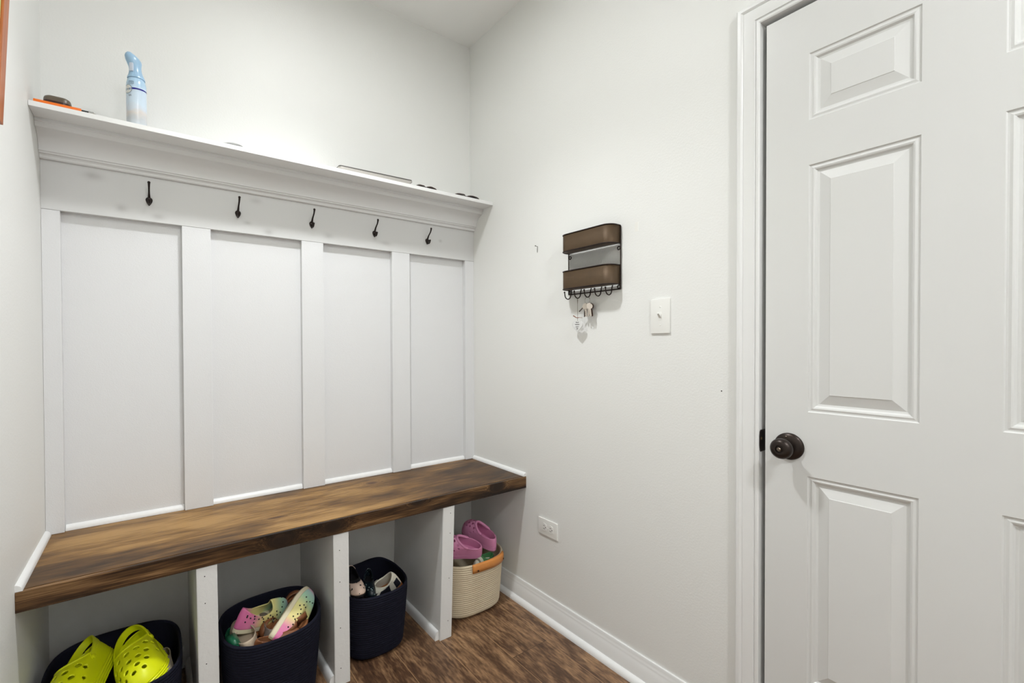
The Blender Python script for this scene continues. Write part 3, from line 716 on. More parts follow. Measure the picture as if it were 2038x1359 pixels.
for x0, x1, y0_, y1_ in ((-0.0065, 0.0065, 0.0038, 0.0046), (-0.0065, 0.0065, -0.0046, -0.0038), (-0.0065, -0.0058, -0.0046, 0.0046), (0.0058, 0.0065, -0.0046, 0.0046)):
    n = 6
    for i in range(n):
        xa, xb = x0+(x1-x0)*i/n, x0+(x1-x0)*(i+1)/n
        b.faces.new([b.verts.new(p) for p in ((xa, y0_, 0), (xb, y0_, 0), (xb, y1_, 0), (xa, y1_, 0))])
wrap(flat(b), A0+0.42, 0.1330, 0.0007, body, 'label_box', M_ink)
b = BM(); box(b, -0.0055, 0.0055, -0.0225, -0.0150, 0.172, 0.198, 0.002); tr = obj('trigger', b, mat('cap_pale', srgb(206, 214, 228), rough=0.25), can, smooth=50); tr.rotation_euler = (0, 0, math.radians(-36))
# crumpled white receipt
b = BM(); nx, ny = 12, 5; G = []
for i in range(nx+1):
    for j in range(ny+1):
        u, v = i/nx, j/ny
        z = 0.0008+0.0120*math.sin(u*PI)**0.7*(0.55+0.45*u) * (1-0.35*v) + 0.0015*noise.noise(Vector((u*4, v*4, 1)))
        G.append(b.verts.new((-0.034+0.068*u+0.004*v, -0.016+0.030*v, max(0.0006, z))))
for i in range(nx):
    for j in range(ny):
        b.faces.new((G[i*(ny+1)+j], G[(i+1)*(ny+1)+j], G[(i+1)*(ny+1)+j+1], G[i*(ny+1)+j+1]))
rc = obj('paper_scrap', b, mat('white_paper', (0.86, 0.86, 0.85, 1), rough=0.6), smooth=True); solidify(rc, 0.0004, 1); rc.location = (-1.128, -0.180, SZ)
tag(rc, 'small curled white paper scrap on the shelf edge', 'paper')
# closed laptop
lp = thing('laptop', 'closed silver laptop lying on the shelf', 'laptop', (-0.588, -0.110, SZ))
lp.rotation_euler = (0, 0, math.radians(-2.0))
M_al = mat('laptop_aluminium', srgb(200, 196, 190), rough=0.3, metal=0.85); 
lw, ld = 0.322, 0.150
bb_ = rrect(lw, ld, 0.012)
b = BM(); loft(b, [[(x-math.copysign(i_, x), y-math.copysign(i_, y), z) for x, y in bb_] for i_, z in ((0.012, 0.001), (0.007, 0.0085), (0.0018, 0.0145), (0.0, 0.0165), (0.0, 0.0185))]); obj('laptop_base', b, M_al, lp, smooth=30)
b = BM(); loft(b, [[(x-math.copysign(i_, x), y-math.copysign(i_, y), z) for x, y in bb_] for i_, z in ((0.001, 0.0192), (0.001, 0.0235), (0.004, 0.0245))]); obj('laptop_lid', b, mat('laptop_lid', srgb(96, 92, 90), rough=0.35, metal=0.6), lp, smooth=30)
for sx_ in (-1, 1):
    for sy_ in (-1, 1):
        b = BM(); lathe(b, [(0, 0), (0.006, 0), (0.006, 0.0015), (0, 0.0015)], 14, (sx_*(lw/2-0.03), sy_*(ld/2-0.02), 0)); obj('rubber_foot', b, M_black, lp)
# sunglasses
M_sg = mat('tortoise_brown', srgb(58, 36, 28), rough=0.22, coat=0.4, var=0.4, vscale=120); M_lens = mat('dark_lens', srgb(70, 62, 56), rough=0.06, metal=0.35, coat=0.6)
def sunglasses(name_lab, loc, rz, sc=1.0, folded=True):
    t = thing('sunglasses', name_lab, 'sunglasses', loc, 'sunglasses on the shelf'); t.rotation_euler = (0, 0, rz)
    fb = BM()
    for s in (-1, 1):
        o = []
        for k in range(26):
            a = 2*PI*k/26; x = s*0.033+0.0265*math.copysign(abs(math.cos(a))**0.8, math.cos(a)); y = 0.021*math.copysign(abs(math.sin(a))**0.8, math.sin(a))
            o.append((x*sc, y*sc, (0.004+0.010*(1-((x-s*0.033)/0.0265)**2)*(1-(y/0.024)**2)*0+0.0075*(1-(x/0.06)**2))*1.0))
        tube(fb, o, 0.0019, 8, closed=True)
    tube(fb, [(-0.007*sc, 0.006*sc, 0.0118), (0, 0.008*sc, 0.013), (0.007*sc, 0.006*sc, 0.0118)], 0.0022, 8)
    fo = obj('frame', fb, M_sg, t, smooth=True)
    for s in (-1, 1):
        b = BM(); n = 24; rgs = []
        for q in (1.0, 0.85, 0.6, 0.3, 0.02):
            rgs.append([((s*0.033+0.0255*q*math.cos(2*PI*k/n))*sc, 0.0202*q*math.sin(2*PI*k/n)*sc, 0.0045+0.0070*(1-((s*0.033+0.0255*q*math.cos(2*PI*k/n))/0.06)**2)+0.0105*(1-q*q)) for k in range(n)])
        loft(b, rgs, False, True); l = obj('lens', b, M_lens, t, smooth=True); solidify(l, 0.0015, -1)
    for s in (-1, 1):
        b = BM()
        if folded: pts = [(s*0.060*sc, 0.010, 0.004), (s*0.060*sc, 0.018, 0.007), (s*0.045*sc, 0.0215, 0.0165+0.002*s), (s*0.0*sc, 0.0215, 0.019+0.002*s), (-s*0.040*sc, 0.020, 0.015+0.002*s), (-s*0.054*sc, 0.016, 0.009)]
        else: pts = [(s*0.060*sc, 0.010, 0.003), (s*0.061*sc, 0.030, 0.003), (s*0.062*sc, 0.070, 0.003), (s*0.062*sc, 0.094, 0.0025)]
        tube(b, pts, [0.0022]*(len(pts)-1)+[0.0032], 8); obj('temple', b, M_sg, t, smooth=True)
    return t
sunglasses('folded brown sunglasses lying beside the laptop', (-0.360, -0.172, SZ), math.radians(-3), 0.90)
bpy.context.view_layer.update()
sunglasses('dark open sunglasses with two domed lenses near the right wall', (-0.142, -0.170, SZ), math.radians(-2), 1.20, True)

# ------------------------------------------------------------------ rope baskets
def sup(th, rx, ry, n=3.0):
    c, s = math.cos(th), math.sin(th)
    return (rx*math.copysign(abs(c)**(2/n), c), ry*math.copysign(abs(s)**(2/n), s))
def rope_mat(name, col, dark):
    m = bpy.data.materials.new(name); m.use_nodes = True; nt = m.node_tree; b = nt.nodes['Principled BSDF']; b.inputs['Roughness'].default_value = 0.85; b.inputs['Specular IOR Level'].default_value = 0.15
    tc = nt.nodes.new('ShaderNodeTexCoord'); n = nt.nodes.new('ShaderNodeTexNoise'); n.inputs['Scale'].default_value = 260; n.inputs['Detail'].default_value = 4; nt.links.new(tc.outputs['Object'], n.inputs['Vector'])
    n2 = nt.nodes.new('ShaderNodeTexNoise'); n2.inputs['Scale'].default_value = 9; nt.links.new(tc.outputs['Object'], n2.inputs['Vector'])
    ad = nt.nodes.new('ShaderNodeMath'); ad.operation = 'MULTIPLY_ADD'; ad.inputs[1].default_value = 0.6; nt.links.new(n.outputs[0], ad.inputs[0])
    ml = nt.nodes.new('ShaderNodeMath'); ml.operation = 'MULTIPLY'; ml.inputs[1].default_value = 0.4; nt.links.new(n2.outputs[0], ml.inputs[0]); nt.links.new(ml.outputs[0], ad.inputs[2])
    mx = nt.nodes.new('ShaderNodeMix'); mx.data_type = 'RGBA'; mx.inputs[6].default_value = dark; mx.inputs[7].default_value = col
    nt.links.new(ad.outputs[0], mx.inputs[0]); nt.links.new(mx.outputs[2], b.inputs['Base Color'])
    bp = nt.nodes.new('ShaderNodeBump'); bp.inputs['Strength'].default_value = 0.5; bp.inputs['Distance'].default_value = 0.001; nt.links.new(n.outputs[0], bp.inputs['Height']); nt.links.new(bp.outputs[0], b.inputs['Normal'])
    return m
M_navy = rope_mat('navy_rope', (0.013, 0.014, 0.026, 1), (0.005, 0.005, 0.011, 1))
M_cream = rope_mat('cream_rope', srgb(226, 214, 190), srgb(190, 172, 142))
def basket(label, cx, cy, rx, ry, h, m, rim=lambda a: 0.0, taper=0.86, n=3.0, coil=0.0085, lean=(0, 0)):
    t = thing('rope_basket', label, 'basket', (cx, cy, 0.0006), 'rope baskets in the bench cubbies')
    seg = 96; nc = int(h/coil); sub = 5; rows = nc*sub
    def wallpt(th, f, off):
        # f 0..1 up the wall; rounded at the bottom edge
        hh = h+rim(th)
        z = f*hh
        k = taper+(1-taper)*min(1, f*1.15)**0.8
        rb = 0.022
        cut = (rb - math.sqrt(max(0, rb*rb-(rb-min(z, rb))**2)))
        x, y = sup(th, rx*k-cut+off, ry*k-cut+off, n)
        return (x+lean[0]*f, y+lean[1]*f, z)
    b = BM(); rings = []
    for sc_ in (0.0, ):
        pass
    for j in range(rows+1):
        f = j/rows
        ph = abs(math.sin(PI*j/sub))
        rings.append([wallpt(2*PI*k/seg, f, -0.0014+0.0022*ph) for k in range(seg)])
    # rim roll and inner wall
    rings.append([wallpt(2*PI*k/seg, 1.0, -0.0045) for k in range(seg)])
    for r in (rings[-1],):
        rings[-1] = [(x, y, z+0.0022) for x, y, z in r]
    for j in range(nc*2, 0, -1):
        f = j/(nc*2)*0.985+0.005
        rings.append([wallpt(2*PI*k/seg, max(f, 0.03), -0.0085+0.0012*(j % 2)) for k in range(seg)])
    loft(b, rings, True, True)
    o = obj('basket_body', b, m, t, smooth=60)
    return t, wallpt
b1, w1 = basket('wide navy rope basket holding the neon yellow clogs', -1.4580, -0.305, 0.160, 0.160, 0.262, M_navy, rim=lambda a: 0.012*math.cos(2*a)*0+0.012*math.sin(a), taper=0.88, n=3.4)
b2, w2 = basket('navy rope basket heaped with mixed kids shoes', -1.0480, -0.335, 0.152, 0.152, 0.270, M_navy, rim=lambda a: 0.004*math.sin(a)+0.003*math.cos(2*a)+0.007*math.cos(a), taper=0.86, n=2.7)
b3, w3 = basket('navy rope basket with a navy and white sneaker on top', -0.6700, -0.268, 0.132, 0.142, 0.252, M_navy, rim=lambda a: (0.008*math.sin(a)-0.010*math.exp(-((a-PI*0.53)/0.28)**2)+0.004*math.exp(-((a-PI*0.28)/0.3)**2)), taper=0.86, n=2.8)
b4, w4 = basket('cream rope basket with tan leather handle and pink clogs', -0.2150, -0.252, 0.163, 0.152, 0.236, M_cream, rim=lambda a: 0.004*math.cos(2*a), taper=0.90, n=3.0, coil=0.0088)
# leather handle on the cream basket
M_lea = mat('tan_leather', srgb(206, 134, 66), rough=0.45, bump=0.3, bscale=120, var=0.12, vscale=30)
b = BM(); rings_o, rings_i = [], []
NA = 16; a0, a1 = math.radians(-101), math.radians(-46)
grid = []
for i in range(NA+1):
    a = a0+(a1-a0)*i/NA; bul = 0.004+0.004*math.sin(PI*i/NA)
    col = []
    for f, of in ((0.865, bul), (0.93, bul+0.0016), (0.985, bul+0.0010), (1.0, bul-0.001), (1.002, 0.0)):
        p = w4(a, f, of); col.append(b.verts.new((p[0], p[1], p[2]+(0.0025 if f > 1 else 0))))
    grid.append(col)
for i in range(NA):
    for j in range(4): b.faces.new((grid[i][j], grid[i+1][j], grid[i+1][j+1], grid[i][j+1]))
lh = obj('leather_handle', b, M_lea, b4, smooth=True, label='tan leather handle strap'); solidify(lh, 0.0028, 1)
for i in (2, 14):
    a = a0+(a1-a0)*i/NA; p = Vector(w4(a, 0.90, 0.0095)); q = Vector(w4(a, 0.90, 0.02)); b = BM(); dn = (q-p).normalized()
    tube(b, [p-dn*0.002, p+dn*0.0010, p+dn*0.0022], [0.0044, 0.0044, 0.0026], 14); obj('rivet', b, mat('rivet_dark', srgb(84, 62, 40), rough=0.35, metal=0.8), lh, smooth=40)

# ------------------------------------------------------------------ shoes
def prof(t):
    tb = [(0, .62), (.1, .68), (.25, .72), (.4, .74), (.55, .84), (.7, .98), (.82, 1.0), (.92, .93), (1, .85)]
    for (a, va), (c, vc) in zip(tb, tb[1:]):
        if t <= c: return va+(vc-va)*(t-a)/(c-a)
    return tb[-1][1]
def spring(y, Lg): return 0.016*max(0, (y/Lg-0.62)/0.38)**2*Lg/0.2
def outline(th, Lg, W, grow=0.0):
    t = (1+math.cos(th))/2
    x = (W/2+grow)*prof(t)*math.copysign(abs(math.sin(th))**0.72, math.sin(th))
    return (x + 0.006*math.sin(PI*t), Lg*t + grow*math.cos(th), 0)
def pose(o, heel, toe, up):
    heel, toe, up = Vector(heel), Vector(toe), Vector(up)
    Y = (toe-heel).normalized(); Z = (up-Y*up.dot(Y)).normalized(); X = Y.cross(Z)
    M = Matrix((( X.x, Y.x, Z.x, heel.x), (X.y, Y.y, Z.y, heel.y), (X.z, Y.z, Z.z, heel.z), (0, 0, 0, 1)))
    o.matrix_world = M
def sole_part(t, Lg, W, z0, m, grow=0.003, name='sole', ridges=0, insole_m=None):
    b = BM(); seg = 72; rings = []
    lv = [(0.0, -0.006), (0.0015, -0.002)]
    k = 8
    for i in range(k+1):
        z = 0.003+(z0-0.004)*i/k; g = 0.0 if not ridges else 0.0012*math.cos(2*PI*ridges*i/k)
        lv.append((z, g))
    lv += [(z0+0.0006, -0.002), (z0+0.0006, -0.0045)]
    for z, g in lv:
        r = []
        for q in range(seg):
            x, y, _ = outline(2*PI*q/seg, Lg, W, grow+g); r.append((x, y, z+spring(y, Lg)))
        rings.append(r)
    loft(b, rings)
    return obj(name, b, m, t, smooth=40)
def upper_part(t, Lg, W, z0, m, yc, ry, rx, zf, zb, zs, thick=0.003, holes=(), dots=(), dot_mat=None, N=120, M=36, name='upper', flare=0.0, tongue=0.0, pw=1.0, lip=0.0):
    """zf instep height, zb heel height, zs side height of the opening's rim"""
    def rimpt(th):
        c, s = math.cos(th), math.sin(th)
        zz = (zf*max(0, c)**1.6 + zb*max(0, -c)**1.6 + zs*(1-max(0, c)**1.6-max(0, -c)**1.6))
        if tongue and c > 0.0: zz += tongue*math.exp(-(s/0.42)**2)*c; 
        yy = yc+ry*c
        if tongue and c > 0: yy -= tongue*0.9*math.exp(-(s/0.42)**2)
        return (rx*s*(1+flare*abs(s)) + 0.006*math.sin(PI*min(1, max(0, yy/Lg))), yy, z0+zz)
    def P(th, s):
        o = outline(th, Lg, W); r = rimpt(th)
        a = math.sin(s*PI/2)**pw; h = 1-math.cos(s*PI/2)
        h = h**1.0
        x = o[0]*(1-h)+r[0]*h; y = o[1]*(1-h)+r[1]*h; z = z0+(r[2]-z0)*a
        return Vector((x, y, z+spring(y, Lg)))
    b = BM(); G = [[b.verts.new(P(2*PI*i/N, j/M)) for j in range(M+1)] for i in range(N)]
    F = [[b.faces.new((G[i][j], G[(i+1) % N][j], G[(i+1) % N][j+1], G[i][j+1])) for j in range(M)] for i in range(N)]
    for th, s, r in holes:
        c = P(th, s); vs = [v for col in G for v in col if v.is_valid and (v.co-c).length < r*1.02]
        near = set(vs)
        kill = [f for f in b.faces if sum(1 for v in f.verts if v in near) == len(f.verts) or (f.calc_center_median()-c).length < r*0.8]
        if kill:
            edge = {v for f in kill for v in f.verts}
            bmesh.ops.delete(b, geom=kill, context='FACES_ONLY')
            for v in edge:
                if v.is_valid and v.link_faces:
                    d = v.co-c
                    if d.length > 1e-6: v.co = c+d*(r/d.length)
    for v in [v for v in b.verts if not v.link_faces]: b.verts.remove(v)
    for th, s, r in dots:
        p = P(th, s); du = P(th+0.01, s)-p; dv = P(th, min(1, s+0.01))-p; n = du.cross(dv)
        if n.length < 1e-12: continue
        n.normalize()
        if n.dot(p-Vector((0, p.y, 0))) < 0: n = -n
        u_ = du.normalized(); v_ = n.cross(u_)
        for sgn in (1,):
            f = b.faces.new([b.verts.new(p+n*(thick*0.5+0.0006)+(u_*math.cos(2*PI*k/12)+v_*math.sin(2*PI*k/12))*r) for k in range(12)]); f.material_index = 1
    o = obj(name, b, m, t, smooth=50)
    if dots: o.data.materials.append(dot_mat)
    solidify(o, thick, 0)
    return o, P, rimpt
def clog(label, heel, toe, up, m, Lg=0.21, W=0.088, strap=True, ridge=4, flip=False, group=None, msole=None, yc=0.27, ry=0.235, rx=0.38, zf=0.054, zb=0.030, zs=0.034, cr=0.0042):
    t = thing('clog', label, 'clog', (0, 0, 0), group)
    z0 = 0.024*Lg/0.21
    holes = []
    for row, (s, num, spread) in enumerate(((0.86, 5, 0.92), (0.68, 5, 0.74), (0.52, 4, 0.58), (0.38, 3, 0.34))):
        for k in range(num):
            f = 0 if num == 1 else (k/(num-1)*2-1)
            holes.append(((f*spread) % (2*PI), s-0.04*abs(f), (0.0060-0.0004*row)*Lg/0.21))
    for sd in (1, -1):
        holes.append(((sd*1.22) % (2*PI), 0.62, 0.0052*Lg/0.21)); holes.append(((sd*1.12) % (2*PI), 0.38, 0.0042*Lg/0.21))
    u, P, rp = upper_part(t, Lg, W, z0, m, yc=Lg*yc, ry=Lg*ry, rx=W*rx, zf=zf*Lg/0.21, zb=zb*Lg/0.21, zs=zs*Lg/0.21, thick=0.0045, holes=holes, N=144, M=48)
    s = sole_part(t, Lg, W, z0, msole or m, grow=0.0035, ridges=ridge)
    # rolled collar round the toe side of the opening
    b = BM(); pts = []
    for k in range(25):
        th = -1.55+3.1*k/24; p = Vector(rp(th)); p.z += spring(p.y, Lg)+0.0005; pts.append(p)
    tube(b, pts, [cr*0.6]+[cr]*23+[cr*0.6], 8); obj('collar', b, m, t, smooth=True)
    if strap:
        b = BM(); n = 22; A = []
        for k in range(n+1):
            a = PI*k/n; x = math.cos(a)*W*0.385+0.004; y = Lg*0.37-math.sin(a)*Lg*0.375; z = z0+(0.030+0.014*math.sin(a))*Lg/0.21; A.append((x, y, z))
        for z1 in (0, ):
            vi = []
            for (x, y, z), k in zip(A, range(n+1)):
                nrm = Vector((math.cos(PI*k/n), -math.sin(PI*k/n)*1.2, 0)).normalized(); hw = 0.0105
                vi.append([b.verts.new((x+nrm.x*o_, y+nrm.y*o_, z+dz)) for o_, dz in ((0.0024, -hw), (0.0024, hw), (-0.0024, hw), (-0.0024, -hw))])
            for k in range(n):
                for q in range(4): b.faces.new((vi[k][q], vi[k+1][q], vi[k+1][(q+1) % 4], vi[k][(q+1) % 4]))
            b.faces.new(vi[0]); b.faces.new(vi[-1][::-1])
        st = obj('heel_strap', b, m, t, smooth=40)
        for sg in (1, -1):
            b = BM(); lathe(b, [(0, -0.002), (0.0075, -0.002), (0.0075, 0.002), (0.005, 0.0032), (0, 0.0032)], 18, (0, 0, 0), 'x')
            rv = obj('strap_rivet', b, m, st, smooth=40); rv.location = (sg*(W*0.385+0.003)+0.004, Lg*0.37, z0+0.030*Lg/0.21)
            rv.rotation_euler = (0, 0, 0 if sg > 0 else PI)
    pose(t, heel, toe, up)
    return t
M_yel = mat('neon_yellow_foam', (0.80, 0.86, 0.004, 1), rough=0.42, var=0.05, vscale=14, bump=0.1, bscale=80)
M_pink = mat('pink_foam', srgb(220, 142, 182), rough=0.45, var=0.04, vscale=14)
clog('neon yellow clog with round vent holes, the one nearer the wooden bench post', (-1.382, -0.180, 0.205), (-1.366, -0.415, 0.205), (-0.46, -0.46, 0.76), M_yel, Lg=0.270, W=0.124, zf=0.060, group='neon yellow clogs')
clog('neon yellow clog leaning lower, nearer the left wall', (-1.470, -0.180, 0.213), (-1.536, -0.402, 0.188), (-0.68, -0.30, 0.66), M_yel, Lg=0.270, W=0.118, zf=0.060, group='neon yellow clogs')
clog('pink clog standing heel down with its opening facing out', (-0.112, -0.352, 0.238), (-0.165, -0.190, 0.272), (0.02, -0.30, 0.90), M_pink, Lg=0.185, W=0.084, strap=False, ridge=0, yc=0.345, ry=0.30, rx=0.38, zf=0.076, zb=0.040, zs=0.046, cr=0.0062, group='pink clogs')
clog('pink clog lying sideways against the bench divider', (-0.190, -0.352, 0.236), (-0.345, -0.260, 0.262), (-0.02, -0.42, 0.88), M_pink, Lg=0.185, W=0.082, strap=False, ridge=0, yc=0.345, ry=0.30, rx=0.38, zf=0.076, zb=0.040, zs=0.046, cr=0.0062, group='pink clogs')

def grad_mat(name, stops, Lg):
    m = bpy.data.materials.new(name); m.use_nodes = True; nt = m.node_tree; b = nt.nodes['Principled BSDF']; b.inputs['Roughness'].default_value = 0.5
    tc = nt.nodes.new('ShaderNodeTexCoord'); sx = nt.nodes.new('ShaderNodeSeparateXYZ'); nt.links.new(tc.outputs['Object'], sx.inputs[0])
    mr = nt.nodes.new('ShaderNodeMapRange'); mr.inputs[1].default_value = 0; mr.inputs[2].default_value = Lg; nt.links.new(sx.outputs[1], mr.inputs[0])
    rp = nt.nodes.new('ShaderNodeValToRGB'); nt.links.new(mr.outputs[0], rp.inputs[0]); e = rp.color_ramp.elements
    e[0].position, e[0].color = stops[0]; e[1].position, e[1].color = stops[-1]
    for p, c in stops[1:-1]:
        q = e.new(p); q.color = c
    nt.links.new(rp.outputs[0], b.inputs['Base Color']); return m
KL = 0.200
M_grad = grad_mat('rainbow_gradient', [(0.0, srgb(226, 116, 170)), (0.20, srgb(232, 138, 176)), (0.36, srgb(238, 222, 150)), (0.60, srgb(232, 226, 150)), (0.78, srgb(178, 222, 190)), (0.9, srgb(180, 214, 206)), (1.0, srgb(226, 130, 176))], KL)
M_cream_s = mat('cream_sole', srgb(226, 216, 186), rough=0.55); M_gry = mat('inner_grey', srgb(170, 174, 168), rough=0.6)
def slipon(label, heel, toe, up):
    t = thing('slip_on_shoe', label, 'shoe', (0, 0, 0), 'gradient slip-on shoes')
    W = 0.074; z0 = 0.016; holes = []
    for sd in (1, -1):
        for k in range(9):
            th = PI-0.55-k*0.205
            for j, s in enumerate((0.30, 0.52, 0.74)):
                if (k+j) % 2 == 0 or j == 1: holes.append(((sd*th) % (2*PI), s if s < 0.7 or k > 1 else 0.6, 0.0022))
    for k in range(5): holes.append((((k-2)*0.30) % (2*PI), 0.62, 0.0022))
    u, P, rp = upper_part(t, KL, W, z0, M_grad, yc=KL*0.34, ry=KL*0.30, rx=W*0.36, zf=0.042, zb=0.062, zs=0.034, thick=0.0026, dots=holes, dot_mat=M_black, N=110, M=30, tongue=0.024)
    sole_part(t, KL, W, z0, M_cream_s, grow=0.002)
    pose(t, heel, toe, up); return t
slipon('pink and yellow slip-on lying on its side with sole up in front', (-1.075, -0.440, 0.258), (-0.950, -0.315, 0.318), (0.50, -0.42, -0.52))
slipon('pink and yellow slip-on sitting upright behind the tipped one', (-1.165, -0.365, 0.262), (-0.995, -0.265, 0.214), (-0.05, -0.30, 0.93))

def shoe(name, label, cat, heel, toe, up, Lg, W, mu, ms, z0=0.016, zf=0.045, zb=0.05, zs=0.032, rx=0.36, ry=0.27, yc=0.34, tongue=0.0, group=None, laces=None, extra=None):
    t = thing(name, label, cat, (0, 0, 0), group)
    u, P, rp = upper_part(t, Lg, W, z0, mu, yc=Lg*yc, ry=Lg*ry, rx=W*rx, zf=zf, zb=zb, zs=zs, thick=0.003, N=84, M=20, tongue=tongue)
    s = sole_part(t, Lg, W, z0, ms, grow=0.0025)
    if extra: extra(t, u, P, rp)
    pose(t, heel, toe, up); return t
def patch(t, P, th0, th1, s0, s1, m, name, off=0.0022):
    """overlay panel lying on the upper between two angles and heights"""
    b = BM(); nu, nv = 14, 8; G = []
    for i in range(nu+1):
        col = []
        for j in range(nv+1):
            th = th0+(th1-th0)*i/nu; s = s0+(s1-s0)*j/nv
            if callable(s0): pass
            p = P(th, s); e = 0.01; du = P(th+e, s)-p; dv = P(th, min(1, s+e))-P(th, max(0, s-e)); n = du.cross(dv)
            if n.length > 1e-12: n.normalize()
            c = Vector((0, p.y, 0.0)); 
            if n.dot(p-c) < 0: n = -n
            col.append(b.verts.new(p+n*off))
        G.append(col)
    for i in range(nu):
        for j in range(nv): b.faces.new((G[i][j], G[i+1][j], G[i+1][j+1], G[i][j+1]))
    o = obj(name, b, m, t, smooth=True); solidify(o, 0.0012, 0); return o
M_navyf = mat('navy_fabric', srgb(22, 24, 36), rough=0.7); M_whitef = mat('white_fabric', srgb(226, 222, 206), rough=0.65, var=0.04, vscale=40); M_gum = mat('gum_sole', srgb(176, 112, 62), rough=0.5)
def sneaker_extra(t, u, P, rp):
    for sd in (1, -1):
        patch(t, P, sd*0.9, sd*2.0, 0.04, 0.72, M_navyf, 'side_panel'); patch(t, P, sd*2.35, sd*2.85, 0.05, 0.48, M_navyf, 'heel_panel')
        patch(t, P, sd*1.05, sd*1.25, 0.05, 0.85, M_whitef, 'side_stripe', 0.0042)
    b = BM(); pts = []
    for k in range(41):
        th = 2*PI*k/40; p = Vector(rp(th)); p.z += spring(p.y, 0.155); pts.append(p)
    tube(b, pts[:-1], 0.0032, 8, closed=True); obj('collar', b, M_whitef, t, smooth=True)
    b = BM()
    for k in range(4):
        y = 0.105+0.010*k
        a, c, d = P(0.62-0.06*k, 0.9-0.14*k), P(0, 0.93-0.14*k), P(-0.62+0.06*k, 0.9-0.14*k)
        tube(b, [a+Vector((0, 0, 0.002)), c+Vector((0, 0, 0.0035)), d+Vector((0, 0, 0.002))], 0.0015, 6)
    obj('laces', b, M_whitef, t)
shoe('sneaker', 'navy and white sneaker with tan gum sole on top of the dark basket', 'shoe', (-0.560, -0.330, 0.216), (-0.672, -0.300, 0.158), (-0.56, -0.26, 0.80), 0.155, 0.066, M_whitef, M_gum, z0=0.020, zf=0.056, zb=0.068, zs=0.044, rx=0.34, ry=0.25, yc=0.32, extra=sneaker_extra)
def dotted():
    m = bpy.data.materials.new('dotted_peach'); m.use_nodes = True; nt = m.node_tree; b = nt.nodes['Principled BSDF']; b.inputs['Roughness'].default_value = 0.5
    tc = nt.nodes.new('ShaderNodeTexCoord'); v = nt.nodes.new('ShaderNodeTexVoronoi'); v.inputs['Scale'].default_value = 70; nt.links.new(tc.outputs['Object'], v.inputs['Vector'])
    l = nt.nodes.new('ShaderNodeMath'); l.operation = 'LESS_THAN'; l.inputs[1].default_value = 0.26; nt.links.new(v.outputs['Distance'], l.inputs[0])
    mx = nt.nodes.new('ShaderNodeMix'); mx.data_type = 'RGBA'; mx.inputs[6].default_value = srgb(232, 206, 188); mx.inputs[7].default_value = srgb(20, 16, 16)
    nt.links.new(l.outputs[0], mx.inputs[0]); nt.links.new(mx.outputs[2], b.inputs['Base Color']); return m
M_dot = dotted(); M_blk = mat('black_canvas', srgb(18, 18, 22), rough=0.6)
def dot_extra(t, u, P, rp):
    patch(t, P, -0.95, 0.95, 0.03, 0.80, M_dot, 'toe_cap'); patch(t, P, PI-0.8, PI+0.8, 0.03, 0.98, M_dot, 'heel_cap')
shoe('slip_on_shoe', 'black kids shoe with peach dotted toe and heel caps', 'shoe', (-0.738, -0.235, 0.262), (-0.748, -0.378, 0.238), (-0.10, -0.45, 0.85), 0.148, 0.060, M_blk, M_blk, z0=0.010, zf=0.036, zb=0.042, zs=0.024, extra=dot_extra)
def sparkle():
    m = bpy.data.materials.new('dark_teal_glitter'); m.use_nodes = True; nt = m.node_tree; b = nt.nodes['Principled BSDF']; b.inputs['Roughness'].default_value = 0.35
    tc = nt.nodes.new('ShaderNodeTexCoord'); v = nt.nodes.new('ShaderNodeTexVoronoi'); v.inputs['Scale'].default_value = 110; nt.links.new(tc.outputs['Object'], v.inputs['Vector'])
    l = nt.nodes.new('ShaderNodeMath'); l.operation = 'LESS_THAN'; l.inputs[1].default_value = 0.2; nt.links.new(v.outputs['Distance'], l.inputs[0])
    mx = nt.nodes.new('ShaderNodeMix'); mx.data_type = 'RGBA'; mx.inputs[6].default_value = srgb(10, 26, 34); mx.inputs[7].default_value = srgb(190, 214, 214)
    nt.links.new(l.outputs[0], mx.inputs[0]); nt.links.new(mx.outputs[2], b.inputs['Base Color']); return m
shoe('glitter_shoe', 'dark teal glittery kids shoe between the dotted shoe and the sneaker', 'shoe', (-0.672, -0.250, 0.242), (-0.708, -0.375, 0.218), (-0.05, -0.4, 0.9), 0.14, 0.046, sparkle(), M_blk, z0=0.010, zf=0.036, zb=0.038, zs=0.024)
shoe('canvas_shoe', 'pale grey shoe at the left rim of the dark basket with sneakers', 'shoe', (-0.766, -0.215, 0.228), (-0.764, -0.330, 0.226), (-0.1, -0.3, 0.9), 0.14, 0.04, mat('pale_grey_canvas', srgb(168, 170, 162), rough=0.7), M_whitef, z0=0.010, zf=0.040, zb=0.040, zs=0.026)
# mixed shoes in the second basket
M_taupe = mat('taupe_suede', srgb(186, 168, 146), rough=0.85, var=0.18, vscale=26, bump=0.5, bscale=60); M_dg = mat('grey_suede', srgb(128, 118, 110), rough=0.85, var=0.15, vscale=26)
M_brn = mat('brown_leather', srgb(132, 82, 50), rough=0.42, var=0.18, vscale=24); M_brn2 = mat('brown_insole', srgb(160, 104, 66), rough=0.45, var=0.12, vscale=18)
shoe('suede_shoe', 'pale taupe suede kids shoe at the front left of the heaped basket', 'shoe', (-1.125, -0.448, 0.214), (-1.140, -0.300, 0.228), (-0.10, -0.62, 0.75), 0.155, 0.074, M_taupe, M_taupe, z0=0.012, zf=0.044, zb=0.040, zs=0.030)
shoe('suede_shoe', 'grey suede shoe half under the upright gradient slip-on', 'shoe', (-1.068, -0.425, 0.212), (-1.078, -0.300, 0.222), (0.25, -0.25, 0.9), 0.14, 0.044, M_dg, M_taupe, z0=0.010, zf=0.040, zb=0.04, zs=0.03)
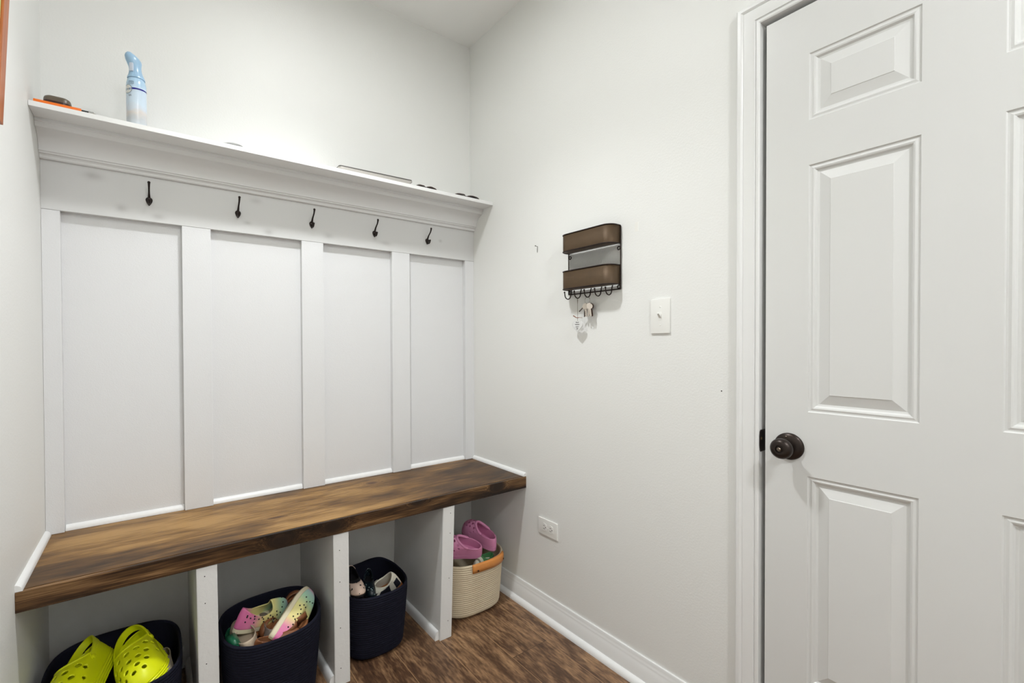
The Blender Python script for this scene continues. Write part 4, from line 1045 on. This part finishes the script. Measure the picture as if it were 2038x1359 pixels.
shoe('green_shoe', 'dark green shoe peeking at the left rim of the heaped basket', 'shoe', (-1.158, -0.325, 0.222), (-1.160, -0.412, 0.236), (-0.2, -0.45, 0.8), 0.105, 0.036, mat('dark_green_rubber', srgb(22, 92, 62), rough=0.35), mat('dark_green_rubber', (0, 0, 0, 1)), z0=0.010, zf=0.03, zb=0.03, zs=0.022)
def sandal(label, heel, toe, up, Lg=0.17, W=0.066, bands=3):
    t = thing('sandal', label, 'sandal', (0, 0, 0), 'brown leather sandals')
    sole_part(t, Lg, W, 0.010, M_brn2, grow=0.001); 
    b = BM(); seg = 60; loft(b, [[(lambda p: (p[0], p[1], z+spring(p[1], Lg)))(outline(2*PI*q/seg, Lg, W, g)) for q in range(seg)] for z, g in ((0.0108, -0.004), (0.0125, -0.005), (0.0125, -0.012))]); obj('footbed', b, M_brn2, t, smooth=40)
    for k in range(bands):
        y = Lg*(0.52+0.15*k); b = BM(); n = 16; rows = []
        for i in range(n+1):
            a = PI*i/n; w_ = W/2*prof(y/Lg)*1.02
            x = math.cos(a)*w_+0.004; z = 0.008+math.sin(a)*0.030
            rows.append([b.verts.new((x, y+dy+0.010*math.sin(a)*(k-1), z+spring(y, Lg))) for dy in (-0.009, 0.009)])
        for i in range(n): b.faces.new((rows[i][0], rows[i+1][0], rows[i+1][1], rows[i][1]))
        o = obj('strap', b, M_brn, t, smooth=True); solidify(o, 0.0022, 0)
    b = BM(); rows = []
    for i in range(17):
        a = PI*i/16; rows.append([b.verts.new((math.cos(a)*W*0.36, Lg*0.22-math.sin(a)*Lg*0.20, z+0.02*math.sin(a))) for z in (0.010, 0.034)])
    for i in range(16): b.faces.new((rows[i][0], rows[i+1][0], rows[i+1][1], rows[i][1]))
    o = obj('heel_counter', b, M_brn, t, smooth=True); solidify(o, 0.0022, 0)
    pose(t, heel, toe, up); return t
sandal('brown leather strap sandal against the right rim of the heaped basket', (-0.962, -0.420, 0.226), (-0.955, -0.258, 0.250), (-0.35, -0.25, 0.88))
sandal('brown leather sandal under the tipped gradient slip-on', (-0.985, -0.440, 0.222), (-1.085, -0.330, 0.226), (-0.05, -0.35, 0.92), W=0.07, bands=2)
shoe('loafer', 'tan loafer with cream sole edge along the front rim', 'shoe', (-1.118, -0.440, 0.226), (-0.998, -0.440, 0.222), (0.0, -0.15, 0.95), 0.135, 0.040, M_brn, M_cream_s, z0=0.010, zf=0.026, zb=0.028, zs=0.020)
# others
M_tp = mat('taupe_fabric', srgb(150, 138, 120), rough=0.8, var=0.1, vscale=20)
shoe('slipper', 'taupe slipper tucked beside the yellow clog', 'slipper', (-1.336, -0.270, 0.195), (-1.338, -0.405, 0.205), (-0.10, -0.40, 0.9), 0.15, 0.05, M_tp, mat('tan_foam', srgb(196, 178, 140), rough=0.6), z0=0.012, zf=0.04, zb=0.03, zs=0.028)
def stripes():
    m = bpy.data.materials.new('green_white_stripes'); m.use_nodes = True; nt = m.node_tree; b = nt.nodes['Principled BSDF']; b.inputs['Roughness'].default_value = 0.6
    tc = nt.nodes.new('ShaderNodeTexCoord'); sx = nt.nodes.new('ShaderNodeSeparateXYZ'); nt.links.new(tc.outputs['Object'], sx.inputs[0])
    rp = nt.nodes.new('ShaderNodeValToRGB'); rp.color_ramp.interpolation = 'CONSTANT'; mr = nt.nodes.new('ShaderNodeMapRange'); mr.inputs[1].default_value = 0; mr.inputs[2].default_value = 0.15; nt.links.new(sx.outputs[1], mr.inputs[0]); nt.links.new(mr.outputs[0], rp.inputs[0])
    e = rp.color_ramp.elements; e[0].position = 0; e[0].color = srgb(74, 136, 84); e[1].position = 0.55; e[1].color = srgb(200, 204, 186)
    for p, c in ((0.66, srgb(120, 116, 96)), (0.72, srgb(206, 208, 190)), (0.84, srgb(124, 122, 104)), (0.9, srgb(198, 200, 184))):
        q = e.new(p); q.color = c
    nt.links.new(rp.outputs[0], b.inputs['Base Color']); return m
shoe('striped_shoe', 'green and white striped shoe under the pink clogs', 'shoe', (-0.120, -0.340, 0.196), (-0.225, -0.368, 0.200), (0.0, -0.3, 0.95), 0.12, 0.045, stripes(), M_whitef, z0=0.008, zf=0.030, zb=0.028, zs=0.02)
shoe('ankle_boot', 'dark brown shoe at the back left behind the pink clogs', 'shoe', (-0.235, -0.150, 0.235), (-0.345, -0.195, 0.235), (-0.05, -0.2, 0.95), 0.13, 0.055, mat('dark_brown_leather', srgb(52, 32, 24), rough=0.5), M_blk, z0=0.012, zf=0.055, zb=0.060, zs=0.05)


# ------------------------------------------------------------------ ceiling light (above the frame) and added fill lamp
def ceiling_lamp(loc, label, strength, mname, deep, beam=0):
    cl = thing('ceiling_light', label, 'ceiling light', (loc[0], loc[1], H-0.0005))
    b = BM(); lathe(b, [(0.0, 0.0), (0.118, 0.0), (0.118, -0.010-deep), (0.104, -0.012-deep), (0.102, -0.010-deep), (0.102, -0.0085), (0.0, -0.0085)], 48); obj('lamp_housing', b, mat('lamp_base', (0.8, 0.8, 0.8, 1), rough=0.4), cl, smooth=40)
    b = BM(); lathe(b, [(0.0, -0.0095), (0.100, -0.0095), (0.098, -0.0115), (0.0, -0.0140)], 40)
    obj('lamp_diffuser', b, mat(mname, (0.9, 0.9, 0.88, 1), rough=0.4, emit=(0.962, 0.985, 1.0, 1), estr=strength), cl, smooth=True)
    if beam:                                             # added downward spot, boosts the lamp's light on the lower walls
        ld_ = bpy.data.lights.new('added_spot', 'SPOT'); ld_.energy = beam; ld_.spot_size = math.radians(114); ld_.spot_blend = 1.0; ld_.shadow_soft_size = 0.055; ld_.color = (0.962, 0.985, 1.0)
        lo = bpy.data.objects.new('added_spot', ld_); COL.objects.link(lo); lo.parent = cl; lo.location = (0, 0, -0.075)
ceiling_lamp(LAMP, 'round white flush ceiling light nearest the shelf wall', LAMP_STRENGTH, 'lamp_glass', 0.006, ADDED_SPOT)
ceiling_lamp(FILL_LAMP, 'added unseen round fill light on the ceiling far from the shelf, past the door', FILL_STRENGTH, 'fill_lamp_glow', 0.006)
